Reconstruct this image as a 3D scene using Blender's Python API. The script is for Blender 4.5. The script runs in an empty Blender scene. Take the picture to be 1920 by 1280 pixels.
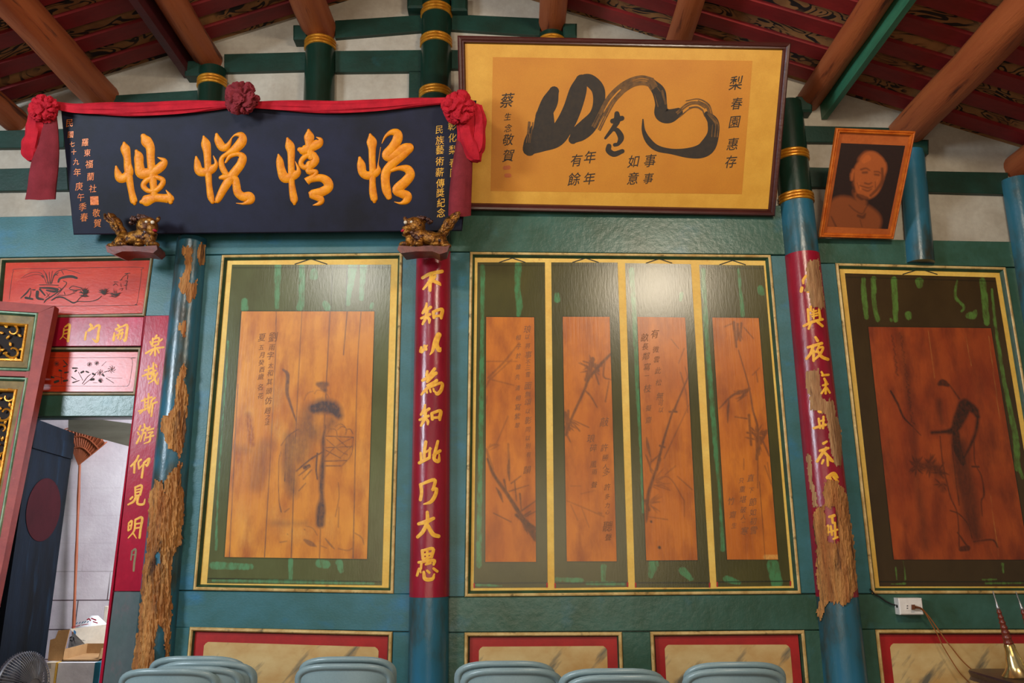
import bpy, bmesh, math, random
import numpy as np
from mathutils import Vector, Matrix, noise as mnoise
random.seed(7)
RNG = np.random.RandomState(11)
sc = bpy.context.scene
COL = sc.collection

# ------------------------------------------------------------------ camera, world, light, exposure
F_PX, PITCH, ROLL = 1470.0, math.radians(14.1), math.radians(0.25)
DIST, EYE = 4.46, 1.42
CAM = Vector((0.0, -DIST, EYE))
ROT = Matrix.Rotation(math.pi / 2 + PITCH, 3, 'X') @ Matrix.Rotation(-ROLL, 3, 'Z')
cam_d = bpy.data.cameras.new('camera')
cam_d.sensor_fit = 'HORIZONTAL'; cam_d.sensor_width = 36.0
cam_d.lens = F_PX / 1920.0 * 36.0
cam_d.clip_start = 0.05
cam = bpy.data.objects.new('camera', cam_d); COL.objects.link(cam)
cam.matrix_world = Matrix.Translation(CAM) @ ROT.to_4x4()
sc.camera = cam

sc.view_settings.view_transform = 'Standard'
sc.view_settings.look = 'None'
sc.view_settings.gamma = 1.0
sc.view_settings.use_curve_mapping = False
sc.view_settings.exposure = 0.62

wd = bpy.data.worlds.new('daylight'); sc.world = wd; wd.use_nodes = True
wd.node_tree.nodes['Background'].inputs[0].default_value = (0.62, 0.75, 1.0, 1)
wd.node_tree.nodes['Background'].inputs[1].default_value = 0.08

def area(name, loc, target, sx, sy, power, color):
    l = bpy.data.lights.new(name, 'AREA'); l.shape = 'RECTANGLE'; l.size = sx; l.size_y = sy
    l.energy = power; l.color = color
    o = bpy.data.objects.new(name, l); COL.objects.link(o)
    o.location = loc
    o.rotation_euler = (Vector(target) - Vector(loc)).to_track_quat('-Z', 'Y').to_euler()
    return o
# daylight of the courtyard door on the left, clerestory glow high behind, a warm lamp on the right
area('courtyard_daylight', (-4.8, -4.2, 3.25), (0.2, 0, 1.8), 1.0, 1.15, 190, (0.76, 0.89, 1.0))
area('ceiling_tube_right', (1.55, -3.5, 4.02), (0.75, 0, 2.4), 0.75, 0.28, 44, (1.0, 0.86, 0.66))
area('ceiling_tube_left', (-1.72, -3.5, 4.15), (-0.9, 0, 2.4), 0.5, 0.25, 24, (1.0, 0.95, 0.86))
area('front_fill', (0.0, -6.2, 1.5), (0.2, 0, 1.6), 4.0, 1.6, 50, (1.0, 0.82, 0.58))  # added warm fill across the open front side of the hall
area('back_room_window', (-1.3, 0.45, 2.4), (-2.45, 1.2, 1.6), 0.5, 1.0, 46, (0.93, 0.95, 1.0))

# ------------------------------------------------------------------ pixel <-> place helpers (1920 x 1280 frame)
def ray(px, py):
    return ROT @ Vector(((px - 960.0) / F_PX, (640.0 - py) / F_PX, -1.0))
def project(pts):
    """numpy (n,3) -> pixel coordinates"""
    R = np.array(ROT); d = (np.asarray(pts) - np.array(CAM)) @ R
    return np.stack([960 + F_PX * d[:, 0] / -d[:, 2], 640 - F_PX * d[:, 1] / -d[:, 2]], 1)

class Plane:
    def __init__(self, p, n):
        self.p = Vector(p); self.n = Vector(n).normalized()
        if self.n.dot(CAM - self.p) < 0: self.n = -self.n
    def hit(self, px, py, off=0.0):
        d = ray(px, py); t = (self.p - CAM).dot(self.n) / d.dot(self.n)
        return CAM + d * t + self.n * off
    def normal(self, p): return self.n
def wallplane(Y): return Plane((0, Y, 0), (0, -1, 0))
def P(px, py, Y=0.0): return wallplane(Y).hit(px, py)

class Cone:
    """round post: axis from a to b with radius ra, rb"""
    def __init__(self, a, b, ra, rb):
        self.a = Vector(a); self.b = Vector(b); self.ra = ra; self.rb = rb
        self.ax = (self.b - self.a); self.L = self.ax.length; self.ax.normalize()
    def rad(self, s): return self.ra + (self.rb - self.ra) * s / self.L
    def hit(self, px, py, off=0.0):
        d = ray(px, py).normalized(); r = None
        o = CAM - self.a
        s = 0.5 * self.L
        for _ in range(4):
            R = self.rad(s)
            dp = d - self.ax * d.dot(self.ax); op = o - self.ax * o.dot(self.ax)
            A = dp.dot(dp); B = 2 * dp.dot(op); C = op.dot(op) - R * R
            disc = B * B - 4 * A * C
            t = (-B - math.sqrt(disc)) / (2 * A) if disc > 0 else -B / (2 * A)
            q = CAM + d * t
            s = (q - self.a).dot(self.ax)
        return q + self.normal(q) * off
    def normal(self, p):
        v = p - self.a; v = v - self.ax * v.dot(self.ax)
        return v.normalized()

# ------------------------------------------------------------------ mesh builder
class MB:
    def __init__(self): self.v = []; self.f = []; self.m = []
    def add(self, vs, fs, mi=0):
        b = len(self.v); self.v.extend([tuple(x) for x in vs])
        for q in fs: self.f.append([b + i for i in q]); self.m.append(mi)
        return self
    def quad(self, a, b, c, d, mi=0): return self.add([a, b, c, d], [(0, 1, 2, 3)], mi)
    def box(self, lo, hi, mi=0):
        x0, y0, z0 = lo; x1, y1, z1 = hi
        return self.hexa([(x0, y0, z0), (x1, y0, z0), (x1, y0, z1), (x0, y0, z1)], [(x0, y1, z0), (x1, y1, z0), (x1, y1, z1), (x0, y1, z1)], mi)
    def hexa(self, f, k, mi=0):
        return self.add(list(f) + list(k), [(0, 1, 2, 3), (7, 6, 5, 4), (0, 4, 5, 1), (1, 5, 6, 2), (2, 6, 7, 3), (3, 7, 4, 0)], mi)
    def board(self, quad, depth, mi=0, bev=0.0):
        """quad: four 3D points facing -y (BL, BR, TR, TL); depth goes +y; bev = chamfer"""
        q = [Vector(p) for p in quad]
        k = [p + Vector((0, depth, 0)) for p in q]
        if bev:
            c = sum(q, Vector()) / 4
            ins = inset(q, bev)
            e = [p + Vector((0, bev, 0)) for p in q]
            self.add([*ins, *e, *k], [(0, 1, 2, 3)] + [(i, i + 4, (i + 1) % 4 + 4, (i + 1) % 4) for i in range(4)] +
                     [(i + 4, i + 8, (i + 1) % 4 + 8, (i + 1) % 4 + 4) for i in range(4)] + [(11, 10, 9, 8)], mi)
        else: self.hexa(q, k, mi)
        return self
    def rings(self, rings, close=True, cap=True, mi=0):
        n = len(rings[0]); b = len(self.v)
        for r in rings: self.v.extend([tuple(p) for p in r])
        for i in range(len(rings) - 1):
            for j in range(n if close else n - 1):
                j2 = (j + 1) % n
                self.f.append([b + i * n + j, b + i * n + j2, b + (i + 1) * n + j2, b + (i + 1) * n + j]); self.m.append(mi)
        if cap and close:
            self.f.append([b + j for j in range(n)][::-1]); self.m.append(mi)
            self.f.append([b + (len(rings) - 1) * n + j for j in range(n)]); self.m.append(mi)
        return self
    def tube(self, pts, r, n=10, mi=0, cap=True, squash=None, wob=0.0):
        pts = [Vector(p) for p in pts]; R = r if isinstance(r, (list, tuple)) else [r] * len(pts)
        rings = []; up = None
        for i, p in enumerate(pts):
            t = (pts[min(i + 1, len(pts) - 1)] - pts[max(i - 1, 0)]).normalized()
            if up is None:
                up = Vector((0, 0, 1)) if abs(t.z) < 0.9 else Vector((0, 1, 0))
            s = t.cross(up).normalized(); u = s.cross(t).normalized(); up = u
            ring = []
            for k in range(n):
                a = 2 * math.pi * k / n
                rr = R[i] * (1 + (wob * math.sin(5 * a + i * 1.3) if wob else 0))
                ring.append(p + s * math.cos(a) * rr * (squash or 1) + u * math.sin(a) * rr)
            rings.append(ring)
        return self.rings(rings, True, cap, mi)
    def lathe(self, base, axis, prof, n=24, mi=0, cap=True):
        base = Vector(base); ax = Vector(axis).normalized()
        s = ax.cross(Vector((0, 0, 1)) if abs(ax.z) < 0.9 else Vector((0, 1, 0))).normalized(); u = s.cross(ax)
        rings = [[base + ax * h + (s * math.cos(2 * math.pi * k / n) + u * math.sin(2 * math.pi * k / n)) * r for k in range(n)] for r, h in prof]
        return self.rings(rings, True, cap, mi)
    def ball(self, c, r, sub=2, mi=0, rot=None, fn=None):
        bm = bmesh.new(); bmesh.ops.create_icosphere(bm, subdivisions=sub, radius=1)
        rr = Vector(r) if not isinstance(r, (int, float)) else Vector((r, r, r)); vs = []
        for v in bm.verts:
            q = v.co.copy()
            if fn: q = q * fn(q)
            q = Vector((q.x * rr.x, q.y * rr.y, q.z * rr.z))
            if rot: q = rot @ q
            vs.append(Vector(c) + q)
        fs = [[x.index for x in f.verts] for f in bm.faces]; bm.free()
        return self.add(vs, fs, mi)
    def mesh(self, name, mats, off=Vector((0, 0, 0)), ang=38, smooth=True):
        me = bpy.data.meshes.new(name)
        o = Vector(off)
        me.from_pydata([(x - o.x, y - o.y, z - o.z) for x, y, z in self.v], [], self.f)
        for mm in (mats if isinstance(mats, (list, tuple)) else [mats]): me.materials.append(mm)
        me.polygons.foreach_set('material_index', self.m)
        if smooth:
            me.polygons.foreach_set('use_smooth', [True] * len(self.f))
            me.set_sharp_from_angle(angle=math.radians(ang))
        me.update()
        return me

def inset(q, d):
    """inset a planar quad by d metres (works on any near-planar loop of 4)"""
    q = [Vector(p) for p in q]; out = []
    for i in range(4):
        a = (q[(i - 1) % 4] - q[i]).normalized(); b = (q[(i + 1) % 4] - q[i]).normalized()
        s = (a + b); sa = a.cross(b).length
        out.append(q[i] + s * (d / max(sa, 1e-4)))
    return out

W = {}                                                 # where each root stands
def setp(o, label=None, cat=None, group=None, kind=None):
    if label: o['label'] = label
    if cat: o['category'] = cat
    if group: o['group'] = group
    if kind: o['kind'] = kind
    return o
def thing(name, label, cat, loc, group=None):
    o = bpy.data.objects.new(name, None); COL.objects.link(o); o.empty_display_size = 0.1
    o.location = loc; W[o.name] = Vector(loc)
    return setp(o, label, cat, group, 'thing')
def part(name, mb, mats, parent, ang=38, kind=None, label=None):
    w = W[parent.name]
    o = bpy.data.objects.new(name, mb.mesh(name, mats, w, ang)); COL.objects.link(o)
    o.parent = parent; W[o.name] = w
    return setp(o, label, None, None, kind)
def solo(name, mb, mats, label, cat, group=None, ang=38):
    a = np.array(mb.v); lo = a.min(0); hi = a.max(0)
    c = Vector(((lo[0] + hi[0]) / 2, (lo[1] + hi[1]) / 2, lo[2]))
    o = bpy.data.objects.new(name, mb.mesh(name, mats, c, ang)); COL.objects.link(o); o.location = c
    W[o.name] = c
    return setp(o, label, cat, group, 'thing')
def struct(name, mb, mats, parent=None, ang=30):
    if parent: return part(name, mb, mats, parent, ang)
    o = bpy.data.objects.new(name, mb.mesh(name, mats, (0, 0, 0), ang)); COL.objects.link(o)
    W[o.name] = Vector((0, 0, 0))
    o['kind'] = 'structure'
    return o
def pxq(surf, tl, tr, br, bl, off=0.0):
    """pixel corners -> BL, BR, TR, TL in 3D"""
    return [surf.hit(*bl, off), surf.hit(*br, off), surf.hit(*tr, off), surf.hit(*tl, off)]

# ------------------------------------------------------------------ materials (all procedural)
def lin(c):
    f = lambda u: u / 12.92 if u <= 0.04045 else ((u + 0.055) / 1.055) ** 2.4
    return (f(c[0] / 255), f(c[1] / 255), f(c[2] / 255), 1)
class NT:
    def __init__(self, m): self.t = m.node_tree
    def n(self, kind, **kw):
        x = self.t.nodes.new(kind)
        for k, v in kw.items(): setattr(x, k, v)
        return x
    def l(self, a, b): self.t.links.new(a, b)
def noise_fac(g, scale, stretch=(1, 1, 1), detail=6, lo=0.35, hi=0.65, src='Object', rough=0.6, dist=0.0):
    tc = g.n('ShaderNodeTexCoord'); mp = g.n('ShaderNodeMapping'); mp.inputs['Scale'].default_value = stretch
    nz = g.n('ShaderNodeTexNoise'); nz.inputs['Scale'].default_value = scale; nz.inputs['Detail'].default_value = detail
    nz.inputs['Roughness'].default_value = rough; nz.inputs['Distortion'].default_value = dist
    g.l(tc.outputs[src], mp.inputs['Vector']); g.l(mp.outputs['Vector'], nz.inputs['Vector'])
    mr = g.n('ShaderNodeMapRange'); mr.inputs['From Min'].default_value = lo; mr.inputs['From Max'].default_value = hi
    g.l(nz.outputs['Fac'], mr.inputs['Value'])
    return mr.outputs['Result']
def mixc(g, fac, a, b):
    mx = g.n('ShaderNodeMix', data_type='RGBA')
    if isinstance(fac, (int, float)): mx.inputs[0].default_value = fac
    else: g.l(fac, mx.inputs[0])
    for s, v in ((6, a), (7, b)):
        if isinstance(v, tuple): mx.inputs[s].default_value = v
        else: g.l(v, mx.inputs[s])
    return mx.outputs[2]
def math_(g, op, a, b=0.0):
    m = g.n('ShaderNodeMath', operation=op)
    for i, v in enumerate((a, b)):
        if isinstance(v, (int, float)): m.inputs[i].default_value = v
        else: g.l(v, m.inputs[i])
    return m.outputs[0]
def newmat(name, rough=0.5, metal=0.0, spec=0.5):
    m = bpy.data.materials.new(name); m.use_nodes = True
    g = NT(m); b = m.node_tree.nodes['Principled BSDF']
    b.inputs['Roughness'].default_value = rough; b.inputs['Metallic'].default_value = metal
    b.inputs['Specular IOR Level'].default_value = spec
    return m, g, b
def bumpit(g, b, fac, strength=0.2, dist=0.004):
    bp = g.n('ShaderNodeBump'); bp.inputs['Strength'].default_value = strength; bp.inputs['Distance'].default_value = dist
    g.l(fac, bp.inputs['Height']); g.l(bp.outputs['Normal'], b.inputs['Normal'])
def M(name, c1, c2=None, c3=None, scale=4, stretch=(1, 1, 1), rough=0.5, metal=0.0, bump=0.15, bscale=50, bstretch=None,
      spec=0.5, lo=0.35, hi=0.65, lo3=0.58, hi3=0.68, s3=9, bd=0.003, fine=0.12):
    m, g, b = newmat(name, rough, metal, spec)
    c1 = lin(c1); c2 = lin(c2) if c2 else tuple([x * 0.72 for x in c1[:3]] + [1])
    col = mixc(g, noise_fac(g, scale, stretch, 7, lo, hi), c1, c2)
    if c3: col = mixc(g, noise_fac(g, s3, stretch, 8, lo3, hi3), col, lin(c3))
    f = noise_fac(g, bscale, bstretch or stretch, 4, 0.3, 0.7)
    if fine:
        dark = g.n('ShaderNodeMix', data_type='RGBA', blend_type='MULTIPLY'); dark.inputs[0].default_value = fine
        g.l(col, dark.inputs[6]); g.l(f, dark.inputs[7]); col = dark.outputs[2]
    g.l(col, b.inputs['Base Color'])
    if bump: bumpit(g, b, f, bump, bd)
    return m

m_teal = M('teal_paint', (52, 106, 116), (42, 90, 88), (36, 108, 144), scale=3.2, stretch=(1, 1, 1.6), rough=0.42, bscale=70, lo3=0.55, hi3=0.72, s3=2.4, bump=0.12)
m_tealgreen = M('green_rail_paint', (58, 96, 84), (46, 76, 58), (52, 104, 116), scale=3.5, rough=0.33, lo3=0.58, hi3=0.75, s3=2.2, bscale=26, bump=0.3)
m_bluepaint = M('blue_column_paint', (42, 104, 132), (44, 82, 84), (52, 48, 38), scale=5, stretch=(1, 1, .4), rough=0.28, lo3=0.50, hi3=0.66, s3=5, bscale=40, bump=0.2)
m_dgreen = M('dark_green_paint', (18, 56, 46), (15, 42, 30), (18, 66, 66), scale=5, rough=0.45, lo3=0.62, hi3=0.75, s3=3, bscale=50)
m_dgreencol = M('dark_green_lacquer', (15, 46, 36), (14, 34, 22), scale=7, stretch=(1, 1, .4), rough=0.3, bscale=50)
m_plaster = M('lime_plaster', (178, 170, 156), (160, 149, 133), (134, 112, 86), scale=4, rough=0.85, lo3=0.64, hi3=0.8, s3=3, bscale=30, bump=0.25)
m_gold = M('gold_leaf', (214, 150, 44), (186, 116, 26), scale=20, rough=0.34, metal=0.55, bscale=90, bump=0.2)
m_goldletter = M('carved_gold_letter', (232, 146, 12), (214, 122, 8), scale=24, rough=0.45, spec=0.3, metal=0.05, bscale=70, bump=0.25)
m_goldpaint = M('yellow_gold_paint', (240, 182, 50), (222, 150, 34), scale=60, rough=0.5, bscale=120, bump=0.2)
m_yellow = M('yellow_border_paint', (228, 190, 92), (218, 170, 70), (190, 130, 54), scale=6, rough=0.5, lo3=0.66, hi3=0.75, bscale=60, bump=0.08)
m_cream = M('cream_moulding_paint', (216, 186, 124), (176, 138, 76), (110, 92, 54), scale=14, rough=0.5, lo3=0.6, hi3=0.7, s3=18)
m_cove = M('green_cove_paint', (42, 76, 52), (36, 56, 36), scale=14, rough=0.45)
m_red = M('crimson_paint', (176, 26, 54), (150, 22, 46), (190, 44, 78), scale=6, stretch=(1, 1, .5), spec=0.25, rough=0.25, lo3=0.6, hi3=0.75, s3=3, bscale=60, bump=0.08)
m_redcol = M('crimson_column_paint', (150, 20, 44), (122, 18, 38), scale=6, stretch=(1, 1, .4), rough=0.27, bscale=26, bump=0.22, fine=0.05)
m_redboard = M('red_panel_paint', (200, 62, 34), (180, 44, 26), (210, 96, 60), scale=6, stretch=(.5, 1, 1), spec=0.28, rough=0.25, lo3=0.58, hi3=0.72, s3=5, bscale=70, bump=0.06)
m_redbase = M('red_dado_paint', (172, 30, 30), (150, 26, 26), scale=5, rough=0.42, bump=0.06)
m_navy = M('navy_lacquer', (30, 32, 54), (20, 20, 30), scale=3, rough=0.55, bscale=120, bump=0.05, spec=0.2)
m_ink = M('black_ink', (40, 32, 26), (52, 40, 28), scale=40, rough=0.7, bump=0)
m_inkfade = M('faded_ink', (110, 70, 46), (134, 84, 48), scale=60, rough=0.6, bump=0)
m_dryink = M('dry_brush_ink', (84, 58, 32), (120, 82, 38), scale=40, rough=0.7, bump=0)
m_line = M('painted_line', (34, 34, 22), rough=0.6, bump=0, scale=30)
m_barewood = M('rotten_bare_wood', (206, 146, 80), (164, 98, 46), (70, 38, 20), scale=22, stretch=(1, 1, .12), rough=0.85, lo3=0.54, hi3=0.66, s3=26, bscale=48, bump=1.0, bd=0.012, fine=0.4)
m_palewood = M('pale_bare_wood', (190, 150, 104), (150, 100, 62), (100, 62, 38), scale=18, stretch=(1, 1, .15), rough=0.85, lo3=0.60, hi3=0.68, s3=22, bscale=50, bump=0.8, bd=0.008, fine=0.4)
m_log = M('stained_log', (170, 92, 48), (136, 64, 32), (78, 34, 20), scale=11, stretch=(1, .1, 1), rough=0.55, lo3=0.57, hi3=0.66, s3=20, bscale=44, bstretch=(1, .1, 1), bump=0.4, bd=0.006)
m_rafter = M('red_rafter_paint', (138, 30, 32), (104, 20, 24), scale=5, stretch=(.4, 1, .4), rough=0.55)
m_maroon = M('maroon_plank_paint', (84, 24, 30), (60, 18, 22), scale=6, rough=0.5)
m_clothred = M('bright_red_cloth', (190, 28, 44), (164, 22, 38), scale=14, rough=0.8, bscale=240, bump=0.35, spec=0.2)
m_clothmar = M('faded_maroon_cloth', (134, 46, 54), (112, 38, 44), scale=10, rough=0.9, bscale=240, bump=0.35, spec=0.15)
m_framebrown = M('mahogany_frame', (78, 34, 30), (60, 24, 20), scale=8, stretch=(.2, 1, 1), rough=0.28, bscale=60)
m_goldpaper = M('golden_paper', (200, 130, 30), (190, 118, 24), scale=3, rough=0.55, bscale=200, bump=0.04)
m_goldmat = M('gold_silk_mount', (216, 160, 56), (204, 146, 44), scale=8, rough=0.5, bscale=220, bump=0.06)
m_orangeframe = M('orange_gilt_frame', (214, 116, 36), (186, 86, 22), scale=20, rough=0.35, metal=0.25, bscale=60)
m_orangeprint = M('aged_print_border', (186, 96, 40), (170, 82, 32), scale=10, rough=0.5)
m_chair = M('grey_plastic', (128, 150, 154), (120, 142, 148), scale=5, rough=0.33, bscale=180, bump=0.04)
m_white = M('white_plastic', (232, 226, 220), (222, 214, 206), scale=5, rough=0.35, bump=0.02)
m_black = M('black_plastic', (30, 28, 30), rough=0.4, scale=10, bump=0)
m_brown = M('brown_plug', (120, 66, 38), rough=0.4, scale=10, bump=0)
m_cord = M('tan_cord', (156, 94, 44), (140, 80, 36), rough=0.5, scale=10, bump=0)
m_brass = M('brass', (226, 204, 146), (196, 164, 96), scale=16, rough=0.22, metal=0.9, bscale=40, bump=0.05)
m_silver = M('silver_metal', (200, 200, 204), (160, 160, 164), rough=0.25, metal=0.9, scale=12, bump=0)
m_redwood = M('rosewood', (120, 48, 32), (90, 32, 22), scale=14, stretch=(1, 1, .2), rough=0.35)
m_purple = M('dark_lacquer', (62, 40, 44), (46, 30, 34), rough=0.3, scale=6)
m_card = M('cardboard', (176, 138, 92), (158, 120, 78), scale=10, rough=0.85, bscale=120, bump=0.1)
m_cardwhite = M('printed_white_card', (232, 222, 206), (222, 210, 192), scale=8, rough=0.6, bump=0.02)
m_paper = M('white_wrapper', (226, 228, 234), (210, 212, 220), scale=8, rough=0.5, bscale=18, bump=0.3)
m_cyan = M('teal_print', (18, 112, 136), rough=0.5, scale=8, bump=0)
m_greyprint = M('grey_print', (120, 116, 110), rough=0.6, scale=8, bump=0)
m_blueprint = M('blue_print', (60, 120, 170), rough=0.6, scale=8, bump=0)
m_redprint = M('pink_red_print', (206, 50, 90), rough=0.6, scale=8, bump=0)
m_bamboo = M('red_brown_bamboo', (184, 104, 70), (160, 84, 54), scale=12, stretch=(1, 1, .2), rough=0.5)
m_doorblue = M('dark_blue_door_paint', (16, 26, 38), (12, 15, 19), (22, 38, 54), scale=5, stretch=(1, 1, .25), spec=0.08, rough=0.8, lo3=0.6, hi3=0.72, bscale=60)
m_darkred = M('dark_red_paint', (52, 14, 20), spec=0.08, rough=0.8, scale=6, bump=0)
m_leafred = M('weathered_red_paint', (156, 58, 46), (134, 44, 38), (170, 96, 78), scale=10, rough=0.6, lo3=0.66, hi3=0.75, s3=22, bscale=60)
m_khaki = M('khaki_bevel_paint', (150, 126, 80), (112, 96, 64), scale=9, rough=0.5)
m_palegreen = M('pale_green_paint', (150, 172, 140), (84, 128, 100), scale=14, rough=0.5)
m_void = M('carving_backing', (34, 24, 22), rough=0.9, scale=10, bump=0)
m_grille = M('grey_fan_wire', (120, 124, 136), rough=0.35, scale=10, bump=0, metal=0.3)
m_lingold = M('lion_gilding', (172, 116, 38), (78, 40, 26), (38, 22, 22), scale=30, rough=0.24, metal=0.6, lo3=0.54, hi3=0.64, s3=40, bscale=70, bump=0.6, bd=0.006)
m_lionbase = M('lion_base_lacquer', (116, 48, 30), (80, 34, 24), scale=18, rough=0.4)
m_lionmane = M('lion_mane_lacquer', (86, 52, 38), (52, 30, 32), (176, 120, 60), scale=34, rough=0.2, metal=0.35, lo3=0.6, hi3=0.68, s3=44, bscale=60, bump=0.5, bd=0.006)
m_eye = M('white_eye', (220, 204, 180), rough=0.3, scale=10, bump=0)
m_floor = M('floor_tile', (120, 92, 78), (98, 74, 62), scale=3, rough=0.6)
m_timber = M('grey_timber', (108, 104, 92), (82, 78, 66), scale=6, stretch=(.2, 1, 1), rough=0.7)

def brickwall():
    m, g, b = newmat('white_block_wall', 0.8)
    tc = g.n('ShaderNodeTexCoord'); sp = g.n('ShaderNodeSeparateXYZ'); cb = g.n('ShaderNodeCombineXYZ')
    g.l(tc.outputs['Object'], sp.inputs[0]); g.l(sp.outputs['X'], cb.inputs['X']); g.l(sp.outputs['Z'], cb.inputs['Y'])
    br = g.n('ShaderNodeTexBrick'); br.inputs['Scale'].default_value = 1.0
    br.inputs['Brick Width'].default_value = 0.42; br.inputs['Row Height'].default_value = 0.20
    br.inputs['Mortar Size'].default_value = 0.004; br.inputs['Mortar Smooth'].default_value = 0.1
    br.inputs['Color1'].default_value = (1, 1, 1, 1); br.inputs['Color2'].default_value = (1, 1, 1, 1); br.inputs['Mortar'].default_value = (0, 0, 0, 1)
    g.l(cb.outputs[0], br.inputs['Vector'])
    c = mixc(g, noise_fac(g, 2.2, (1, 1, 1), 6), lin((226, 220, 228)), lin((196, 184, 196)))
    low = g.n('ShaderNodeMapRange'); low.inputs['From Min'].default_value = 1.05; low.inputs['From Max'].default_value = 1.25
    g.l(sp.outputs['Z'], low.inputs['Value'])
    f = math_(g, 'MAXIMUM', br.outputs['Color'], math_(g, 'MULTIPLY', low.outputs[0], 0.93))
    c = mixc(g, f, lin((88, 70, 78)), c)
    g.l(c, b.inputs['Base Color']); bumpit(g, b, noise_fac(g, 40), 0.15)
    return m
m_block = brickwall()

def tilemat():
    """tan roof tiles painted with black scrollwork"""
    m, g, b = newmat('painted_roof_tile', 0.8)
    tc = g.n('ShaderNodeTexCoord')
    mp = g.n('ShaderNodeMapping'); mp.inputs['Scale'].default_value = (2.2, 4.6, 2.2); g.l(tc.outputs['Object'], mp.inputs['Vector'])
    nz = g.n('ShaderNodeTexNoise'); nz.inputs['Scale'].default_value = 1.6; nz.inputs['Detail'].default_value = 1.5; nz.inputs['Distortion'].default_value = 1.4
    g.l(mp.outputs[0], nz.inputs['Vector'])
    s = math_(g, 'SINE', math_(g, 'MULTIPLY', nz.outputs['Fac'], 46.0))
    mr = g.n('ShaderNodeMapRange'); mr.inputs['From Min'].default_value = 0.25; mr.inputs['From Max'].default_value = 0.55; g.l(s, mr.inputs['Value'])
    gate = noise_fac(g, 3.0, (1, 1, 1), 2, 0.40, 0.50)
    f = math_(g, 'MULTIPLY', mr.outputs[0], gate)
    tan = mixc(g, noise_fac(g, 5), lin((160, 114, 66)), lin((120, 78, 44)))
    g.l(mixc(g, f, tan, lin((30, 22, 20))), b.inputs['Base Color'])
    return m
m_jamb = M('worn_grey_jamb_paint', (84, 90, 94), (62, 84, 84), (96, 84, 88), scale=5, stretch=(1, 1, .5), rough=0.55)
m_tile = tilemat()
m_sidegreen = M('green_board_paint', (56, 122, 94), (36, 88, 66), (22, 60, 46), scale=8, stretch=(1, .2, 1), rough=0.4)

def paintingmat(name, ca, cb_, cc, inkc=(58, 38, 28)):
    """varnished planks with 'ink' and 'rust' paint layers carried by the mesh"""
    m, g, b = newmat(name, 0.34)
    w = mixc(g, noise_fac(g, 3.6, (1.0, 1, .6), 7, 0.34, 0.66), lin(ca), lin(cb_))
    w = mixc(g, noise_fac(g, 7.5, (1.3, 1, .45), 7, 0.44, 0.72), w, lin(cc))
    blot = noise_fac(g, 60, (1, 1, .6), 5, 0.2, 0.75)
    a = g.n('ShaderNodeAttribute', attribute_name='rust'); w = mixc(g, math_(g, 'MULTIPLY', a.outputs['Fac'], blot), w, lin((112, 34, 30)))
    a = g.n('ShaderNodeAttribute', attribute_name='pale'); w = mixc(g, math_(g, 'MULTIPLY', a.outputs['Fac'], blot), w, lin((214, 164, 84)))
    a = g.n('ShaderNodeAttribute', attribute_name='ink')
    w = mixc(g, math_(g, 'MULTIPLY', a.outputs['Fac'], math_(g, 'ADD', math_(g, 'MULTIPLY', blot, 0.5), 0.72)), w, lin(inkc))
    g.l(w, b.inputs['Base Color']); bumpit(g, b, noise_fac(g, 40, (1.5, 1, .1), 4, 0.3, 0.7), 0.08)
    return m
m_wood1 = paintingmat('varnished_scroll_wood', (216, 144, 50), (190, 112, 40), (158, 84, 34), (72, 54, 52))
m_wood2 = paintingmat('orange_scroll_wood', (196, 112, 28), (174, 90, 22), (144, 70, 20), (54, 38, 30))
m_wood3 = paintingmat('shaded_red_scroll_wood', (160, 72, 28), (124, 46, 20), (98, 38, 20), (40, 26, 20))  # redder wood, with the dimmer light of the right side put into its colour
def mountmat(name, ca, cb_, cs):
    m, g, b = newmat(name, 0.26)
    w = mixc(g, noise_fac(g, 4, (1, 1, .6), 6), lin(ca), lin(cb_))
    a = g.n('ShaderNodeAttribute', attribute_name='streak')
    nf = noise_fac(g, 38, (1.4, 1, .5), 5, 0.25, 0.75)
    f = g.n('ShaderNodeMapRange'); f.inputs['From Min'].default_value = 0.58; f.inputs['From Max'].default_value = 0.86
    g.l(math_(g, 'ADD', math_(g, 'MULTIPLY', a.outputs['Fac'], 0.62), math_(g, 'MULTIPLY', nf, 0.36)), f.inputs['Value'])
    w = mixc(g, math_(g, 'MULTIPLY', f.outputs[0], 0.9), w, lin(cs))
    a = g.n('ShaderNodeAttribute', attribute_name='ink'); w = mixc(g, a.outputs['Fac'], w, lin((30, 30, 20)))
    g.l(w, b.inputs['Base Color']); bumpit(g, b, noise_fac(g, 60, (1.5, 1, .3), 4, 0.3, 0.7), 0.05)
    return m
m_mount1 = mountmat('olive_mount_paint', (88, 92, 54), (76, 76, 40), (88, 136, 94))
m_mount2 = mountmat('dark_olive_mount_paint', (76, 70, 30), (64, 60, 26), (70, 124, 78))
m_mount3 = mountmat('brown_mount_paint', (64, 48, 26), (54, 40, 22), (84, 118, 52))
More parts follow.
